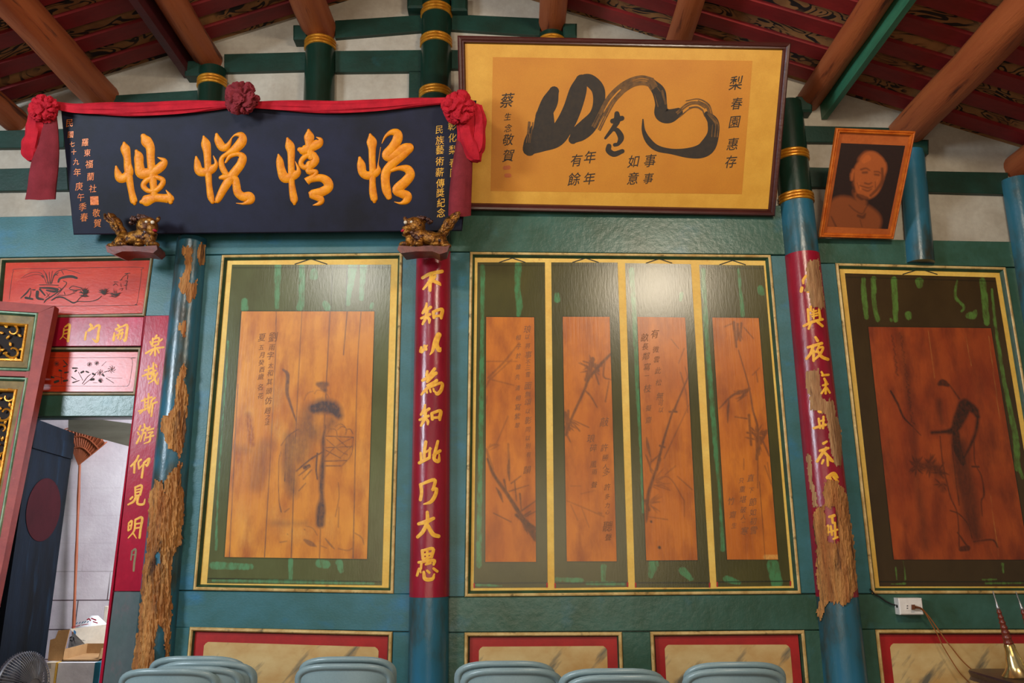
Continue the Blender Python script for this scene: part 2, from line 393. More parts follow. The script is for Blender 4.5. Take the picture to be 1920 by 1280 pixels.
def dadomat():
    m, g, b = newmat('painted_false_marble', 0.45)
    w = mixc(g, noise_fac(g, 3.2, (1, 1, 1.6), 7), lin((206, 180, 126)), lin((182, 138, 78)))
    tc = g.n('ShaderNodeTexCoord'); mp = g.n('ShaderNodeMapping'); mp.inputs['Scale'].default_value = (1.3, 1, 7)
    mr0 = g.n('ShaderNodeMapping'); mr0.inputs['Rotation'].default_value = (0, math.radians(48), 0); g.l(tc.outputs['Object'], mr0.inputs[0]); g.l(mr0.outputs[0], mp.inputs[0]); nz = g.n('ShaderNodeTexNoise'); nz.inputs['Scale'].default_value = 2.6; nz.inputs['Detail'].default_value = 5; g.l(mp.outputs[0], nz.inputs['Vector'])
    mr = g.n('ShaderNodeMapRange'); mr.inputs['From Min'].default_value = 0.55; mr.inputs['From Max'].default_value = 0.68; g.l(nz.outputs['Fac'], mr.inputs['Value'])
    w = mixc(g, math_(g, 'MULTIPLY', mr.outputs[0], 0.9), w, lin((84, 84, 76)))
    g.l(w, b.inputs['Base Color']); return m
m_dado = dadomat()
def printmat():
    m, g, b = newmat('portrait_print', 0.5)
    a = g.n('ShaderNodeAttribute', attribute_name='tone')
    c = mixc(g, a.outputs['Fac'], lin((36, 22, 20)), lin((196, 100, 44)))
    g.l(mixc(g, noise_fac(g, 90, lo=0.3, hi=0.7), c, mixc(g, 0.12, c, lin((90, 50, 30)))), b.inputs['Base Color'])
    return m
m_print = printmat()

# ------------------------------------------------------------------ brush, glyphs, painted grids
def smooth_stroke(st, per=6):
    """Catmull-Rom through (x, y, r)"""
    p = np.array(st, float)
    if len(p) < 3:
        t = np.linspace(0, 1, per + 1)[:, None]; return p[0] * (1 - t) + p[-1] * t
    q = np.vstack([2 * p[0] - p[1], p, 2 * p[-1] - p[-2]]); out = []
    for i in range(1, len(q) - 2):
        for t in np.linspace(0, 1, per, endpoint=False):
            a, b, c, d = q[i - 1], q[i], q[i + 1], q[i + 2]
            out.append(0.5 * ((2 * b) + (c - a) * t + (2 * a - 5 * b + 4 * c - d) * t * t + (3 * b - a - 3 * c + d) * t ** 3))
    out.append(q[-2]); o = np.array(out); o[:, 2] = np.maximum(o[:, 2], p[:, 2].min() * 0.6)
    return o
def brush(mb, surf, strokes, org=(0, 0), sc_=1.0, off=0.0008, relief=0.0, rk=1.0, mi=0, n=6, per=6):
    """lay strokes (x, y, radius) on a surface as ribbons with round ends; relief > 0 gives carved round bodies"""
    for k, st in enumerate(strokes):
        s = smooth_stroke([(org[0] + a / sc_, org[1] + b / sc_, c / sc_ * rk) for a, b, c in st], per)
        d = np.gradient(s[:, :2], axis=0); d /= np.maximum(np.linalg.norm(d, axis=1)[:, None], 1e-6)
        caps = []
        for sgn, e in ((-1, 0), (1, -1)):
            x, y, r = s[e]; dx, dy = d[e]
            for a in ((0.96, .28), (0.75, .66), (0.4, .92)):
                caps.append((sgn, e, x + sgn * dx * r * a[0], y + sgn * dy * r * a[0], r * a[1], dx, dy))
        rows = [(c[2], c[3], c[4], c[5], c[6]) for c in caps if c[0] == -1]
        rows += [(s[i, 0], s[i, 1], s[i, 2], d[i, 0], d[i, 1]) for i in range(len(s))]
        rows += [(c[2], c[3], c[4], c[5], c[6]) for c in caps if c[0] == 1][::-1]
        rings = []
        for x, y, r, dx, dy in rows:
            ring = []
            for j in range(n + 1):
                u = -1 + 2 * j / n
                h = relief * math.sqrt(max(0, 1 - u * u)) * min(1, r / 4.0) if relief else 0.0
                ring.append(surf.hit(x - dy * r * u, y + dx * r * u, off + h + k * 0.00003))
            rings.append(ring[::-1])
        mb.rings(rings, close=False, cap=False, mi=mi)
    return mb
_gc = {}
def glyph(ch, weight=0.012):
    key = (ch, weight)
    if key not in _gc:
        cu = bpy.data.curves.new('glyph', 'FONT'); cu.body = ch; cu.offset = weight; cu.resolution_u = 2
        cu.align_x = 'CENTER'
        o = bpy.data.objects.new('glyph', cu); COL.objects.link(o)
        dg = bpy.context.evaluated_depsgraph_get(); me = o.evaluated_get(dg).to_mesh()
        vs = np.array([v.co[:2] for v in me.vertices]) if me.vertices else np.zeros((0, 2))
        fs = [list(p.vertices) for p in me.polygons]
        o.evaluated_get(dg).to_mesh_clear(); bpy.data.objects.remove(o); bpy.data.curves.remove(cu)
        if len(vs):
            lo = vs.min(0); hi = vs.max(0); vs = vs - (lo + hi) / 2
        _gc[key] = (vs, fs)
    return _gc[key]
def write(mb, surf, items, org=(0, 0), sc_=1.0, size=17, off=0.0009, mi=0, weight=0.012, shear=0.10, sx=0.9):
    """items: (char, x, y[, size]) centred, in pixels"""
    for it in items:
        ch, x, y = it[:3]; sz = (it[3] if len(it) > 3 else size) / sc_
        x = org[0] + x / sc_; y = org[1] + y / sc_
        vs, fs = glyph(ch, weight)
        mb.add([surf.hit(x + sx * sz * (u + shear * v), y - sz * (v + 0.08 * u), off) for u, v in vs], fs, mi)
    return mb

def gridmesh(surf, tl, tr, br, bl, step, off):
    """dense sheet on a surface plus pixel position of every vertex"""
    nx = max(2, int(max(abs(tr[0] - tl[0]), abs(br[0] - bl[0])) / step)); ny = max(2, int(max(abs(bl[1] - tl[1]), abs(br[1] - tr[1])) / step))
    c = [np.array(surf.hit(*p, off)) for p in (tl, tr, br, bl)]
    u = np.linspace(0, 1, nx + 1)[None, :, None]; v = np.linspace(0, 1, ny + 1)[:, None, None]
    w = ((c[0] * (1 - u) + c[1] * u) * (1 - v) + (c[3] * (1 - u) + c[2] * u) * v).reshape(-1, 3)
    i = np.arange(ny)[:, None] * (nx + 1) + np.arange(nx)[None, :]
    f = np.stack([i, i + nx + 1, i + nx + 2, i + 1], -1).reshape(-1, 4)
    return w, f, project(w)
def lay(field, px, strokes, org=(0, 0), sc_=1.0, soft=1.2, k=1.0, mode='max'):
    for st in strokes:
        amp = k
        if isinstance(st[-1], (int, float)): amp = k * st[-1]; st = st[:-1]
        s = smooth_stroke([(org[0] + a / sc_, org[1] + b / sc_, c / sc_) for a, b, c in st], 5)
        m = s[:, 2].max() + soft * 2 + 2
        sel = np.where((px[:, 0] > s[:, 0].min() - m) & (px[:, 0] < s[:, 0].max() + m) & (px[:, 1] > s[:, 1].min() - m) & (px[:, 1] < s[:, 1].max() + m))[0]
        if not len(sel): continue
        q = px[sel]; best = np.full(len(sel), 9e9)
        for i in range(len(s) - 1):
            a, b = s[i, :2], s[i + 1, :2]; ab = b - a; L = max(ab @ ab, 1e-9)
            t = np.clip(((q - a) @ ab) / L, 0, 1)
            dd = np.hypot(*(q - a - t[:, None] * ab).T) - (s[i, 2] + (s[i + 1, 2] - s[i, 2]) * t)
            best = np.minimum(best, dd)
        val = amp * np.clip(0.5 - best / (2 * soft), 0, 1)
        field[sel] = np.maximum(field[sel], val) if mode == 'max' else 1 - (1 - field[sel]) * (1 - val)
def sheet(name, w, f, attrs, mat, parent, extra=None, exmats=()):
    """painted sheet object; extra = MB of raised marks in further materials"""
    o = W[parent.name]
    vs = w - np.array(o)
    allv = vs.tolist(); allf = f.tolist(); mi = [0] * len(allf); n0 = len(allv)
    if extra:
        allv += [(x - o.x, y - o.y, z - o.z) for x, y, z in extra.v]
        allf += [[i + n0 for i in q] for q in extra.f]; mi += [1 + k for k in extra.m]
    me = bpy.data.meshes.new(name); me.from_pydata(allv, [], allf)
    me.materials.append(mat)
    for e in exmats: me.materials.append(e)
    me.polygons.foreach_set('material_index', mi)
    for k, a in attrs.items():
        at = me.attributes.new(k, 'FLOAT', 'POINT')
        at.data.foreach_set('value', np.concatenate([a, np.zeros(len(allv) - n0)]).astype(np.float32))
    me.update()
    ob = bpy.data.objects.new(name, me); COL.objects.link(ob); ob.parent = parent; W[ob.name] = o
    return ob
def moulding(mb, q, prof, n, mis):
    """mitred frame: q outer loop (BL, BR, TR, TL), prof [(inset, height)], normal n, material per strip"""
    n = Vector(n); loops = [[p + n * h for p in (inset(q, d) if abs(d) > 1e-9 else q)] for d, h in prof]
    for i in range(len(prof) - 1):
        for j in range(4):
            a, b = loops[i], loops[i + 1]; k = (j + 1) % 4
            mb.quad(a[j], a[k], b[k], b[j], mis[i])
    return mb

# ================================================================== THE SETTING
NW = Vector((0, -1, 0))
_tn = [0]
def trim(quads, mat, depth=0.03, Y=0.0, bev=0.003):
    """one wall board (structure) from pixel corners TL, TR, BR, BL on plane Y"""
    _tn[0] += 1
    mb = MB()
    for q in quads:
        mb.board(pxq(wallplane(Y), *q), depth, bev=bev)
    return struct('trim_%d' % _tn[0], mb, mat)
def down(px, py, z, Y=0.0):
    p = P(px, py, Y); return Vector((p.x, Y, z))
def trim_down(x0, y0, x1, y1, mat, zb=0.12):
    _tn[0] += 1
    a, b = P(x0, y0), P(x1, y1)
    mb = MB().board([Vector((a.x - .002, 0, zb)), Vector((b.x + .002, 0, zb)), b, a], 0.03, bev=0.003)
    return struct('trim_%d' % _tn[0], mb, mat)

fl = MB().box((-6, -7.5, -0.06), (6, 3.2, 0.0)); struct('floor', fl, m_floor)
# backing wall behind the boards, with the door hole on the left
dx1 = P(252, 1000).x; dz = P(150, 781).z; dx0 = P(-60, 1000).x
roof_r = (P(1510, 160, 0), P(1880, 285, 0)); roof_l = (P(245, 136, 0), P(365, 92, 0))
sr = (roof_r[1].z - roof_r[0].z) / (roof_r[1].x - roof_r[0].x)
xr = P(822, 0).x
slope = 0.355
zr = roof_r[0].z + slope * (roof_r[0].x - xr) + 0.03
def roofz(x): return zr - slope * abs(x - xr)
wb = MB()
ztop = P(900, 470).z
wb.box((dx1, 0.03, 0), (4.4, 0.12, ztop)); wb.box((-5.2, 0.03, 0), (dx0, 0.12, ztop)); wb.box((dx0, 0.03, dz), (dx1, 0.12, ztop))
struct('wall_back', wb, m_tealgreen)
gb = MB(); xs = [-5.2, xr, 4.4]
f = [(x, 0.03, ztop) for x in xs] + [(x, 0.03, roofz(x) + .12) for x in xs[::-1]]
k = [(x, 0.12, z) for x, _, z in f]
n6 = len(f)
gb.add(f + k, [tuple(range(n6)), tuple(range(2 * n6 - 1, n6 - 1, -1))] + [(i, i + n6, (i + 1) % n6 + n6, (i + 1) % n6) for i in range(n6)])
struct('wall_gable', gb, m_plaster)
# side walls (outside the frame, they close the hall) and the back room
sw = MB().box((-5.3, -5.6, 0), (-5.2, 0.12, 0.9)); sw.box((-5.3, -5.6, 3.9), (-5.2, 0.12, roofz(-5.2) + .1)); sw.box((-5.3, -2.6, .9), (-5.2, .12, 3.9)); struct('wall_left', sw, m_plaster)
sw = MB().box((4.4, -5.6, 0), (4.5, 0.12, roofz(4.4) + .1)); struct('wall_right', sw, m_plaster)
br = MB().box((-4.4, 1.5, 0), (-0.6, 1.6, 3.0)); struct('wall_backroom', br, m_block)
br = MB().box((-4.4, 0.12, 2.9), (-0.6, 1.5, 3.0)); struct('ceiling_backroom', br, m_plaster)
br = MB().box((-4.5, 0.12, 0), (-4.4, 1.6, 3.0)); br.box((-0.6, 0.12, 0), (-0.5, 1.6, 3.0)); struct('wall_backroom_sides', br, m_plaster)

# ceiling: two slopes of painted tiles
for s, nm in ((-1, 'ceiling_left'), (1, 'ceiling_right')):
    x1 = -5.3 if s < 0 else 4.5
    mb = MB(); a = [(xr, 0.12), (x1, 0.12), (x1, -5.6), (xr, -5.6)]
    lo = [(x, y, roofz(x) + 0.013) for x, y in a]; hi = [(x, y, roofz(x) + 0.10) for x, y in a]
    mb.hexa(lo, hi); struct(nm, mb, m_tile)

# --- boards of the framed wall
trim([[(340, 400), (815, 398), (815, 473), (340, 477)]], m_teal)
trim([[(338, 479), (416, 478), (362, 1106), (288, 1106)]], m_teal)
trim([[(755, 474), (814, 474), (806, 1113), (738, 1113)]], m_teal)
trim([[(288, 1107), (806, 1114), (806, 1184), (288, 1175)]], m_teal)
trim([[(816, 385), (1500, 385), (1500, 477), (816, 471)]], m_tealgreen)
trim([[(816, 473), (881, 473), (871, 1118), (808, 1118)]], m_teal)
trim([[(1445, 479), (1508, 479), (1574, 1112), (1502, 1112)]], m_teal)
trim([[(808, 1120), (1574, 1114), (1574, 1180), (808, 1185)]], m_tealgreen)
trim([[(1502, 446), (1906, 453), (1906, 500), (1504, 492)]], m_tealgreen)
trim([[(1507, 494), (1566, 494), (1635, 1112), (1572, 1112)]], m_teal)
trim([[(1886, 502), (1950, 502), (2050, 1112), (1987, 1112)]], m_tealgreen)
trim([[(1572, 1114), (2050, 1114), (2050, 1179), (1572, 1179)]], m_tealgreen)
for q in ((290, 1176, 356, 1176), (737, 1185, 806, 1185)): trim_down(*q, m_teal)
for q in ((808, 1186, 871, 1186), (1166, 1185, 1219, 1185), (1508, 1182, 1574, 1182), (1574, 1180, 1641, 1180), (1995, 1180, 2050, 1180)): trim_down(*q, m_tealgreen)
# door bay
trim([[(-90, 408), (339, 400), (337, 477), (-90, 484)]], m_teal)
trim([[(288, 479), (337, 478), (329, 592), (273, 592)]], m_teal)
trim([[(-90, 485), (1, 484), (-9, 597), (-100, 597)]], m_teal)
trim([[(-100, 741), (253, 741), (249, 780), (-104, 780)]], m_tealgreen, depth=0.08)
# gable rails of dark green on the plaster
G = m_dgreen
trim([[(-90, 247), (120, 241), (120, 276), (-90, 278)]], G); trim([[(-90, 318), (125, 313), (128, 356), (-90, 359)]], G)
trim([[(188, 180), (380, 168), (380, 200), (188, 205)]], G)
trim([[(420, 101), (574, 97), (572, 131), (420, 135)]], G)
trim([[(628, 38), (700, 29), (798, 27), (797, 57), (690, 60), (628, 71)][:1] + [(798, 27), (797, 57), (628, 71)]], G)
trim([[(628, 95), (797, 93), (796, 133), (628, 135)]], G); trim([[(767, 134), (796, 134), (794, 200), (766, 200)]], G)
trim([[(846, 26), (1016, 34), (1012, 66), (846, 55)]], G); trim([[(846, 93), (1010, 96), (1010, 130), (846, 128)]], G)
trim([[(1500, 235), (1706, 240), (1706, 268), (1504, 266)]], G); trim([[(1508, 313), (1706, 317), (1708, 353), (1510, 350)]], G)
trim([[(1720, 320), (1890, 323), (1894, 364), (1726, 359)]], G)
# bracket stubs under the logs
for q in ((345, 112, 376, 140), (549, 45, 577, 72), (763, -14, 795, 13), (846, -12, 876, 18), (1056, 42, 1082, 68), (1494, 179, 1524, 208), (1706, 260, 1743, 287)):
    x0, y0, x1, y1 = q
    trim([[(x0, y0), (x1, y0), (x1, y1), (x0, y1)]], G, depth=0.09, Y=-0.06, bev=0.012)

# ================================================================== POSTS
def post(bot, top, rb, rt, Y=0.0, zb=None):
    """pixel axis bottom/top -> Cone (bottom continued to the floor if zb is given); r in px"""
    a, b = P(*bot, Y), P(*top, Y)
    def m_(p, r):
        d = (ROT.transposed() @ (p - CAM)); return r * -d.z / F_PX
    ra, rb_ = m_(a, rb), m_(b, rt)
    if zb is not None:
        t = (zb - a.z) / (b.z - a.z); na = a + (b - a) * t; ra = ra + (rb_ - ra) * t * 0.5; a = na
    return Cone(a, b, ra, rb_)
def shaft(c, n=40): return MB().lathe(c.a, c.ax, [(c.rad(s), s) for s in np.linspace(0, c.L, 12)], n)
def sweep(c, s0, s1, off=0.002, a0=-95, a1=95, n=30, rows=24, mi=0):
    """skin patch wrapped round the front of a post, angles from the -y direction"""
    fx = Vector((1, 0, 0)); fx = (fx - c.ax * fx.dot(c.ax)).normalized(); fy = c.ax.cross(fx)
    if fy.y > 0: fy = -fy
    rings = []
    for s in np.linspace(s0, s1, rows):
        r = c.rad(s) + off
        rings.append([c.a + c.ax * s + (fx * math.sin(math.radians(a)) + fy * math.cos(math.radians(a))) * r for a in np.linspace(a0, a1, n)])
    mb = MB(); mb.rings(rings, close=False, cap=False, mi=mi)
    mb.f = [q for q in mb.f]
    return mb
def skin(*k): return engaged(sweep(*k))
def s_at(c, px, py): return (c.hit(px, py) - c.a).dot(c.ax)
def bands(c, root, py_list, px):
    for py in py_list:
        mb = MB()
        for dy in (-5.5, 0, 5.5):
            s = s_at(c, px, py + dy); r = c.rad(s)
            pr = [(r, s - .010), (r + .007, s - .006), (r + .009, s), (r + .007, s + .006), (r, s + .010)]
            mb.lathe(c.a, c.ax, pr, 40, cap=False)
        part('gold_band', engaged(mb), m_gold, root)

def in_poly(x, y, poly):
    r = False; j = len(poly) - 1
    for i in range(len(poly)):
        if (poly[i][1] > y) != (poly[j][1] > y) and x < (poly[j][0] - poly[i][0]) * (y - poly[i][1]) / (poly[j][1] - poly[i][1]) + poly[i][0]: r = not r
        j = i
    return r
def patch(c, poly, step=1.6, off=0.0015, rough=0.004, ragged=2.2, holes=(), seed=0):
    """ragged flake of bare wood on a post, traced outline, own relief"""
    xs = [p[0] for p in poly]; ys = [p[1] for p in poly]
    x0, x1, y0, y1 = min(xs) - 3, max(xs) + 3, min(ys) - 3, max(ys) + 3
    nx = int((x1 - x0) / step) + 1; ny = int((y1 - y0) / (step * 1.5)) + 1
    idx = {}; mb = MB()
    def vert(i, j):
        if (i, j) not in idx:
            x = x0 + i * step; y = y0 + j * step * 1.5
            h = mnoise.noise(Vector((x * .35 + seed, y * .05, seed))) + .6 * mnoise.noise(Vector((x * .9, y * .16, seed)))
            idx[(i, j)] = len(mb.v); mb.v.append(tuple(c.hit(x, y, off + rough * max(0, h + .45))))
        return idx[(i, j)]
    for j in range(ny):
        for i in range(nx):
            x = x0 + (i + .5) * step; y = y0 + (j + .5) * step * 1.5
            rx = x + ragged * mnoise.noise(Vector((x * .2, y * .12, 3.1 + seed))); ry = y + 3 * ragged * mnoise.noise(Vector((x * .3, y * .05, 9.7 + seed)))
            if in_poly(rx, ry, poly) and not any(in_poly(rx, ry, h) for h in holes):
                mb.f.append([vert(i, j + 1), vert(i + 1, j + 1), vert(i + 1, j), vert(i, j)]); mb.m.append(0)
    return mb

C1 = post((805, 1120), (813, 474), 37.5, 31.5, 0.0, 0.0)
C1 = Cone(C1.a, C1.a + C1.ax * (s_at(C1, 818, 120) + .55), C1.ra, C1.rad(s_at(C1, 818, 120)) * .98)
CR = post((1573, 1165), (1502, 470), 39.5, 30.5, 0.0, 0.0)
CR = Cone(CR.a, CR.a + CR.ax * (s_at(CR, 1480, 300) + .42), CR.ra, CR.rad(s_at(CR, 1480, 300)))
CL = post((288, 1250), (361, 450), 37, 27, -0.005, 0.0)

# central post
t = thing('column', 'round central column with a crimson couplet strip and a lion bracket at its top', 'column', C1.a, 'painted columns')
s_red0, s_red1 = s_at(C1, 806, 1120), s_at(C1, 814, 462)
top = s_at(C1, 815, 200)
def engaged(mb, y=-0.0006):
    mb.v = [(p[0], min(p[1], y), p[2]) for p in mb.v]; return mb
def shaft_part(c, s0, s1, off=0.0, n=64): return engaged(MB().lathe(c.a, c.ax, [(c.rad(s) + off, s) for s in np.linspace(s0, s1, 14)], n))
part('lower_shaft', shaft_part(C1, 0, s_red1), m_bluepaint, t)
part('upper_shaft', shaft_part(C1, s_red1, C1.L), m_dgreencol, t, label='dark green upper shaft')
bands(C1, t, (164, 65, 8), 820)
cp = part('couplet_strip', skin(C1, s_red0, s_red1, .002), m_redcol, t, label='crimson strip with nine yellow characters')
A = dict(org=(770, 490), sc_=4.125); B = dict(org=(760, 800), sc_=3.878)
zhi = [[(125, 325, 8), (118, 360, 12), (95, 400, 10)], [(100, 395, 10), (155, 355, 12)], [(85, 440, 10), (150, 410, 11)], [(130, 370, 12), (120, 430, 13), (95, 485, 9)], [(125, 425, 10), (145, 450, 12), (145, 475, 8)], [(175, 395, 12), (180, 435, 12)], [(175, 390, 11), (240, 370, 13), (235, 420, 14), (235, 440, 10)], [(180, 425, 10), (235, 420, 10)]]
chars1 = [
 (A, [[(95, 128, 12), (150, 98, 14), (240, 78, 14)], [(165, 100, 14), (150, 150, 13), (100, 215, 8)], [(155, 120, 10), (150, 180, 14), (150, 225, 12)], [(170, 150, 12), (215, 170, 14), (230, 185, 6)], [(190, 115, 11), (160, 160, 11)]]),
 (A, zhi),
 (A, [[(85, 665, 10), (85, 700, 14), (130, 650, 6)], [(110, 655, 12), (120, 680, 12)], [(215, 570, 22), (190, 620, 18), (170, 690, 12), (150, 722, 4)], [(215, 580, 16), (200, 640, 16), (220, 690, 16), (230, 670, 6)]]),
 (A, [[(185, 830, 12), (150, 880, 14)], [(130, 850, 10), (125, 880, 12)], [(95, 920, 12), (195, 865, 14)], [(190, 870, 10), (130, 930, 12)], [(130, 960, 10), (200, 925, 12)], [(200, 920, 12), (120, 990, 12), (85, 1030, 8)], [(150, 975, 8), (235, 940, 12), (235, 990, 14), (205, 1025, 14), (185, 1005, 6)], [(125, 1000, 8), (128, 1015, 8)], [(150, 990, 8), (155, 1010, 8)], [(175, 985, 8), (180, 1005, 8)]]),
 (A, [[(x - 12, y + 785, r) for x, y, r in s] for s in zhi]),
 (B, [[(150, 110, 12), (140, 180, 12), (140, 240, 10)], [(115, 190, 9), (118, 245, 10)], [(105, 262, 12), (175, 225, 11)], [(180, 155, 9), (175, 225, 10)], [(150, 185, 8), (185, 160, 8)], [(235, 105, 10), (215, 190, 13), (210, 235, 13), (240, 250, 13), (245, 200, 5)], [(250, 175, 12), (205, 205, 10)]]),
 (B, [[(115, 420, 13), (120, 480, 12), (112, 530, 12)], [(110, 420, 10), (210, 385, 13), (205, 440, 11), (195, 460, 9), (225, 450, 12), (215, 500, 14), (185, 545, 13), (135, 562, 5)]]),
 (B, [[(100, 705, 12), (150, 690, 16), (205, 665, 12)], [(160, 620, 11), (160, 690, 14), (130, 760, 14), (92, 800, 12)], [(165, 720, 14), (200, 780, 16), (240, 795, 14)]]),
 (B, [[(125, 900, 12), (130, 960, 11)], [(125, 900, 10), (200, 885, 12), (190, 945, 12)], [(130, 930, 9), (190, 920, 9)], [(130, 960, 9), (190, 945, 9)], [(160, 890, 9), (160, 985, 10)], [(100, 985, 10), (205, 970, 12), (205, 1000, 9)], [(120, 985, 9), (115, 1030, 9)], [(150, 1000, 8), (185, 990, 8)], [(88, 1080, 9), (105, 1030, 10), (115, 1060, 5)], [(135, 1055, 10), (145, 1105, 14), (195, 1105, 13), (210, 1070, 6)], [(160, 1045, 9), (175, 1060, 9)], [(205, 1030, 10), (230, 1050, 10)]])]
for kw, st in chars1:
    part('character', brush(MB(), C1, st, off=0.0032, relief=0.0008, per=5, **kw), m_goldpaint, cp)

# right post, paint flaking off
t = thing('column', 'round right-hand column with peeling crimson couplet strip and bare rotten wood', 'column', CR.a, 'painted columns')
s0, s1, s2 = s_at(CR, 1568, 1120), s_at(CR, 1502, 470), s_at(CR, 1492, 366)
part('lower_shaft', shaft_part(CR, 0, s2), m_bluepaint, t)
part('upper_shaft', shaft_part(CR, s2, CR.L), m_dgreencol, t, label='dark green upper shaft')
bands(CR, t, (364, 283), 1488)
cp = part('couplet_strip', skin(CR, s0, s1, .002), m_redcol, t, label='crimson strip with damaged yellow characters')
E = lambda pts: [(1460 + x / 4, 460 + y / 4) for x, y in pts]
D = lambda pts: [(1260 + x / 3.047, 860 + y / 3.047) for x, y in pts]
flakes = [(E([(215, 120), (245, 110), (290, 110), (300, 135), (310, 250), (330, 350), (340, 470), (300, 480), (240, 450), (225, 350), (190, 345), (210, 260), (205, 160)]), m_palewood),
 ([(1511, 695), (1535, 693), (1537, 720), (1540, 745), (1562, 752), (1567, 780), (1575, 800), (1578, 850), (1577, 876), (1565, 872), (1556, 845), (1552, 800), (1548, 775), (1520, 768), (1518, 740), (1512, 722)], m_palewood),
 (D([(880, 120), (940, 130), (985, 180), (1005, 290), (1030, 480), (1055, 740), (1020, 800), (1000, 830), (900, 820), (880, 850), (852, 938), (838, 870), (850, 790), (830, 690), (830, 500), (810, 400), (815, 310), (835, 280), (870, 275), (865, 190)]), m_barewood),
 ([(1512, 855), (1521, 853), (1523, 872), (1523, 900), (1531, 925), (1533, 955), (1526, 950), (1518, 905)], m_palewood)]
hole = D([(872, 280), (930, 280), (952, 475), (893, 478)])
for i, (poly, mm) in enumerate(flakes):
    part('bare_patch', patch(CR, poly, off=0.0028 + (.002 if i == 2 else 0), rough=.006 if i == 2 else .002, holes=[hole] if i == 2 else [], seed=i * 3.3, ragged=2.5 if i else 1.6), mm, t, label='flaked patch of bare wood')
E_ = dict(org=(1460, 460), sc_=4.0); F_ = dict(org=(1490, 740), sc_=4.0)
charsR = [
 (E_, [[(205, 230, 10), (185, 260, 10), (185, 285, 8)], [(175, 320, 12), (170, 345, 12)], [(215, 350, 6), (225, 352, 5)]]),
 (E_, [[(220, 480, 10), (225, 570, 9)], [(240, 460, 9), (240, 490, 9)], [(260, 480, 7), (262, 550, 7)], [(240, 520, 6), (300, 505, 7)], [(300, 480, 9), (310, 560, 10)], [(250, 500, 7), (280, 490, 7)], [(250, 535, 6), (290, 525, 6)], [(190, 605, 10), (250, 575, 11), (325, 555, 10)], [(240, 585, 9), (225, 625, 9)], [(290, 575, 10), (325, 605, 10)]]),
 (E_, [[(275, 690, 10), (290, 715, 12)], [(220, 765, 10), (320, 735, 12)], [(260, 750, 12), (240, 810, 11), (210, 850, 10)], [(260, 790, 11), (262, 865, 10)], [(300, 760, 9), (280, 800, 9)], [(295, 770, 8), (330, 765, 9), (310, 815, 10), (270, 855, 8)], [(290, 790, 9), (320, 835, 12), (365, 855, 12)]]),
 (E_, [[(320, 950, 8), (330, 970, 8)], [(325, 975, 9), (370, 970, 9)], [(340, 1000, 9), (355, 1030, 10)], [(330, 1050, 8), (365, 1040, 8)], [(350, 1020, 9), (350, 1110, 9)], [(345, 1070, 8), (320, 1110, 8)], [(360, 1070, 8), (380, 1105, 8)]]),
 (F_, [[(180, 125, 9), (195, 130, 9)], [(180, 180, 9), (190, 250, 8)], [(215, 165, 9), (212, 250, 9)], [(180, 200, 7), (220, 190, 7)], [(145, 250, 10), (230, 225, 10)]]),
 (F_, [[(215, 365, 11), (240, 350, 8)], [(190, 420, 10), (250, 400, 10)], [(235, 400, 12), (200, 450, 12), (170, 500, 11)], [(230, 440, 11), (275, 490, 11)], [(215, 490, 9), (205, 515, 8)], [(245, 470, 9), (248, 530, 9)], [(265, 490, 9), (285, 500, 8)]]),
 (F_, [[(245, 620, 14), (290, 590, 14), (320, 620, 8)], [(265, 625, 10), (275, 660, 12)], [(290, 615, 10), (320, 650, 10)]]),
 (F_, [[(260, 915, 10), (295, 905, 12)], [(280, 920, 10), (285, 960, 9)], [(250, 980, 9), (250, 1050, 8)], [(270, 985, 9), (280, 1050, 9)], [(300, 960, 9), (305, 1070, 9)], [(255, 1030, 7), (320, 1010, 8)], [(290, 1080, 8), (325, 1065, 8)]])]
for kw, st in charsR:
    part('character', brush(MB(), CR, st, off=0.0036, relief=0.0008, per=5, **kw), m_goldpaint, cp)

# left post, eaten by termites
t = thing('column', 'rotten left-hand column, its blue paint flaked off to splintered brown wood', 'column', CL.a, 'painted columns')
part('shaft', shaft_part(CL, 0, CL.L), m_bluepaint, t)
K4 = lambda pts: [(x / 3.047, 440 + y / 3.047) for x, y in pts]
K5 = lambda pts: [(x / 3.047, 860 + y / 3.047) for x, y in pts]
for i, (poly, rr) in enumerate([
  (K4([(1040, 70), (1100, 70), (1095, 180), (1080, 270), (1130, 270), (1115, 360), (1075, 385), (1060, 340), (1020, 310), (1030, 240), (1060, 210), (1060, 120), (1040, 115)]), .002),
  (K4([(1130, 50), (1175, 55), (1165, 175), (1125, 170)]), .002),
  (K4([(1020, 505), (1062, 490), (1060, 580), (1040, 575), (1018, 540)]), .002),
  (K4([(1045, 735), (1065, 760), (1050, 840), (1075, 910), (1065, 1040), (1055, 1170), (1025, 1280), (1010, 1240), (960, 1220), (940, 1150), (920, 1110), (925, 1040), (970, 1030), (1000, 970), (1005, 850)]), .008),
  (K5([(890, 110), (930, 140), (940, 190), (950, 120), (1000, 50), (1040, 0), (1030, 70), (1040, 180), (1050, 270), (1030, 400), (1030, 480), (990, 550), (970, 700), (980, 830), (970, 960), (965, 1140), (940, 1140), (930, 980), (905, 940), (880, 1050), (880, 1160), (840, 1240), (755, 1270), (790, 1000), (810, 800), (840, 520), (860, 300), (865, 200)]), .012)]):
    hs = [K5([(895, 515), (910, 520), (918, 590), (900, 610), (890, 570)])] if i == 4 else []
    part('bare_patch', patch(CL, poly, off=.002, rough=rr, seed=7 + i * 2.1, ragged=2.6, holes=hs), m_barewood, t, label='patch of bare splintered wood')

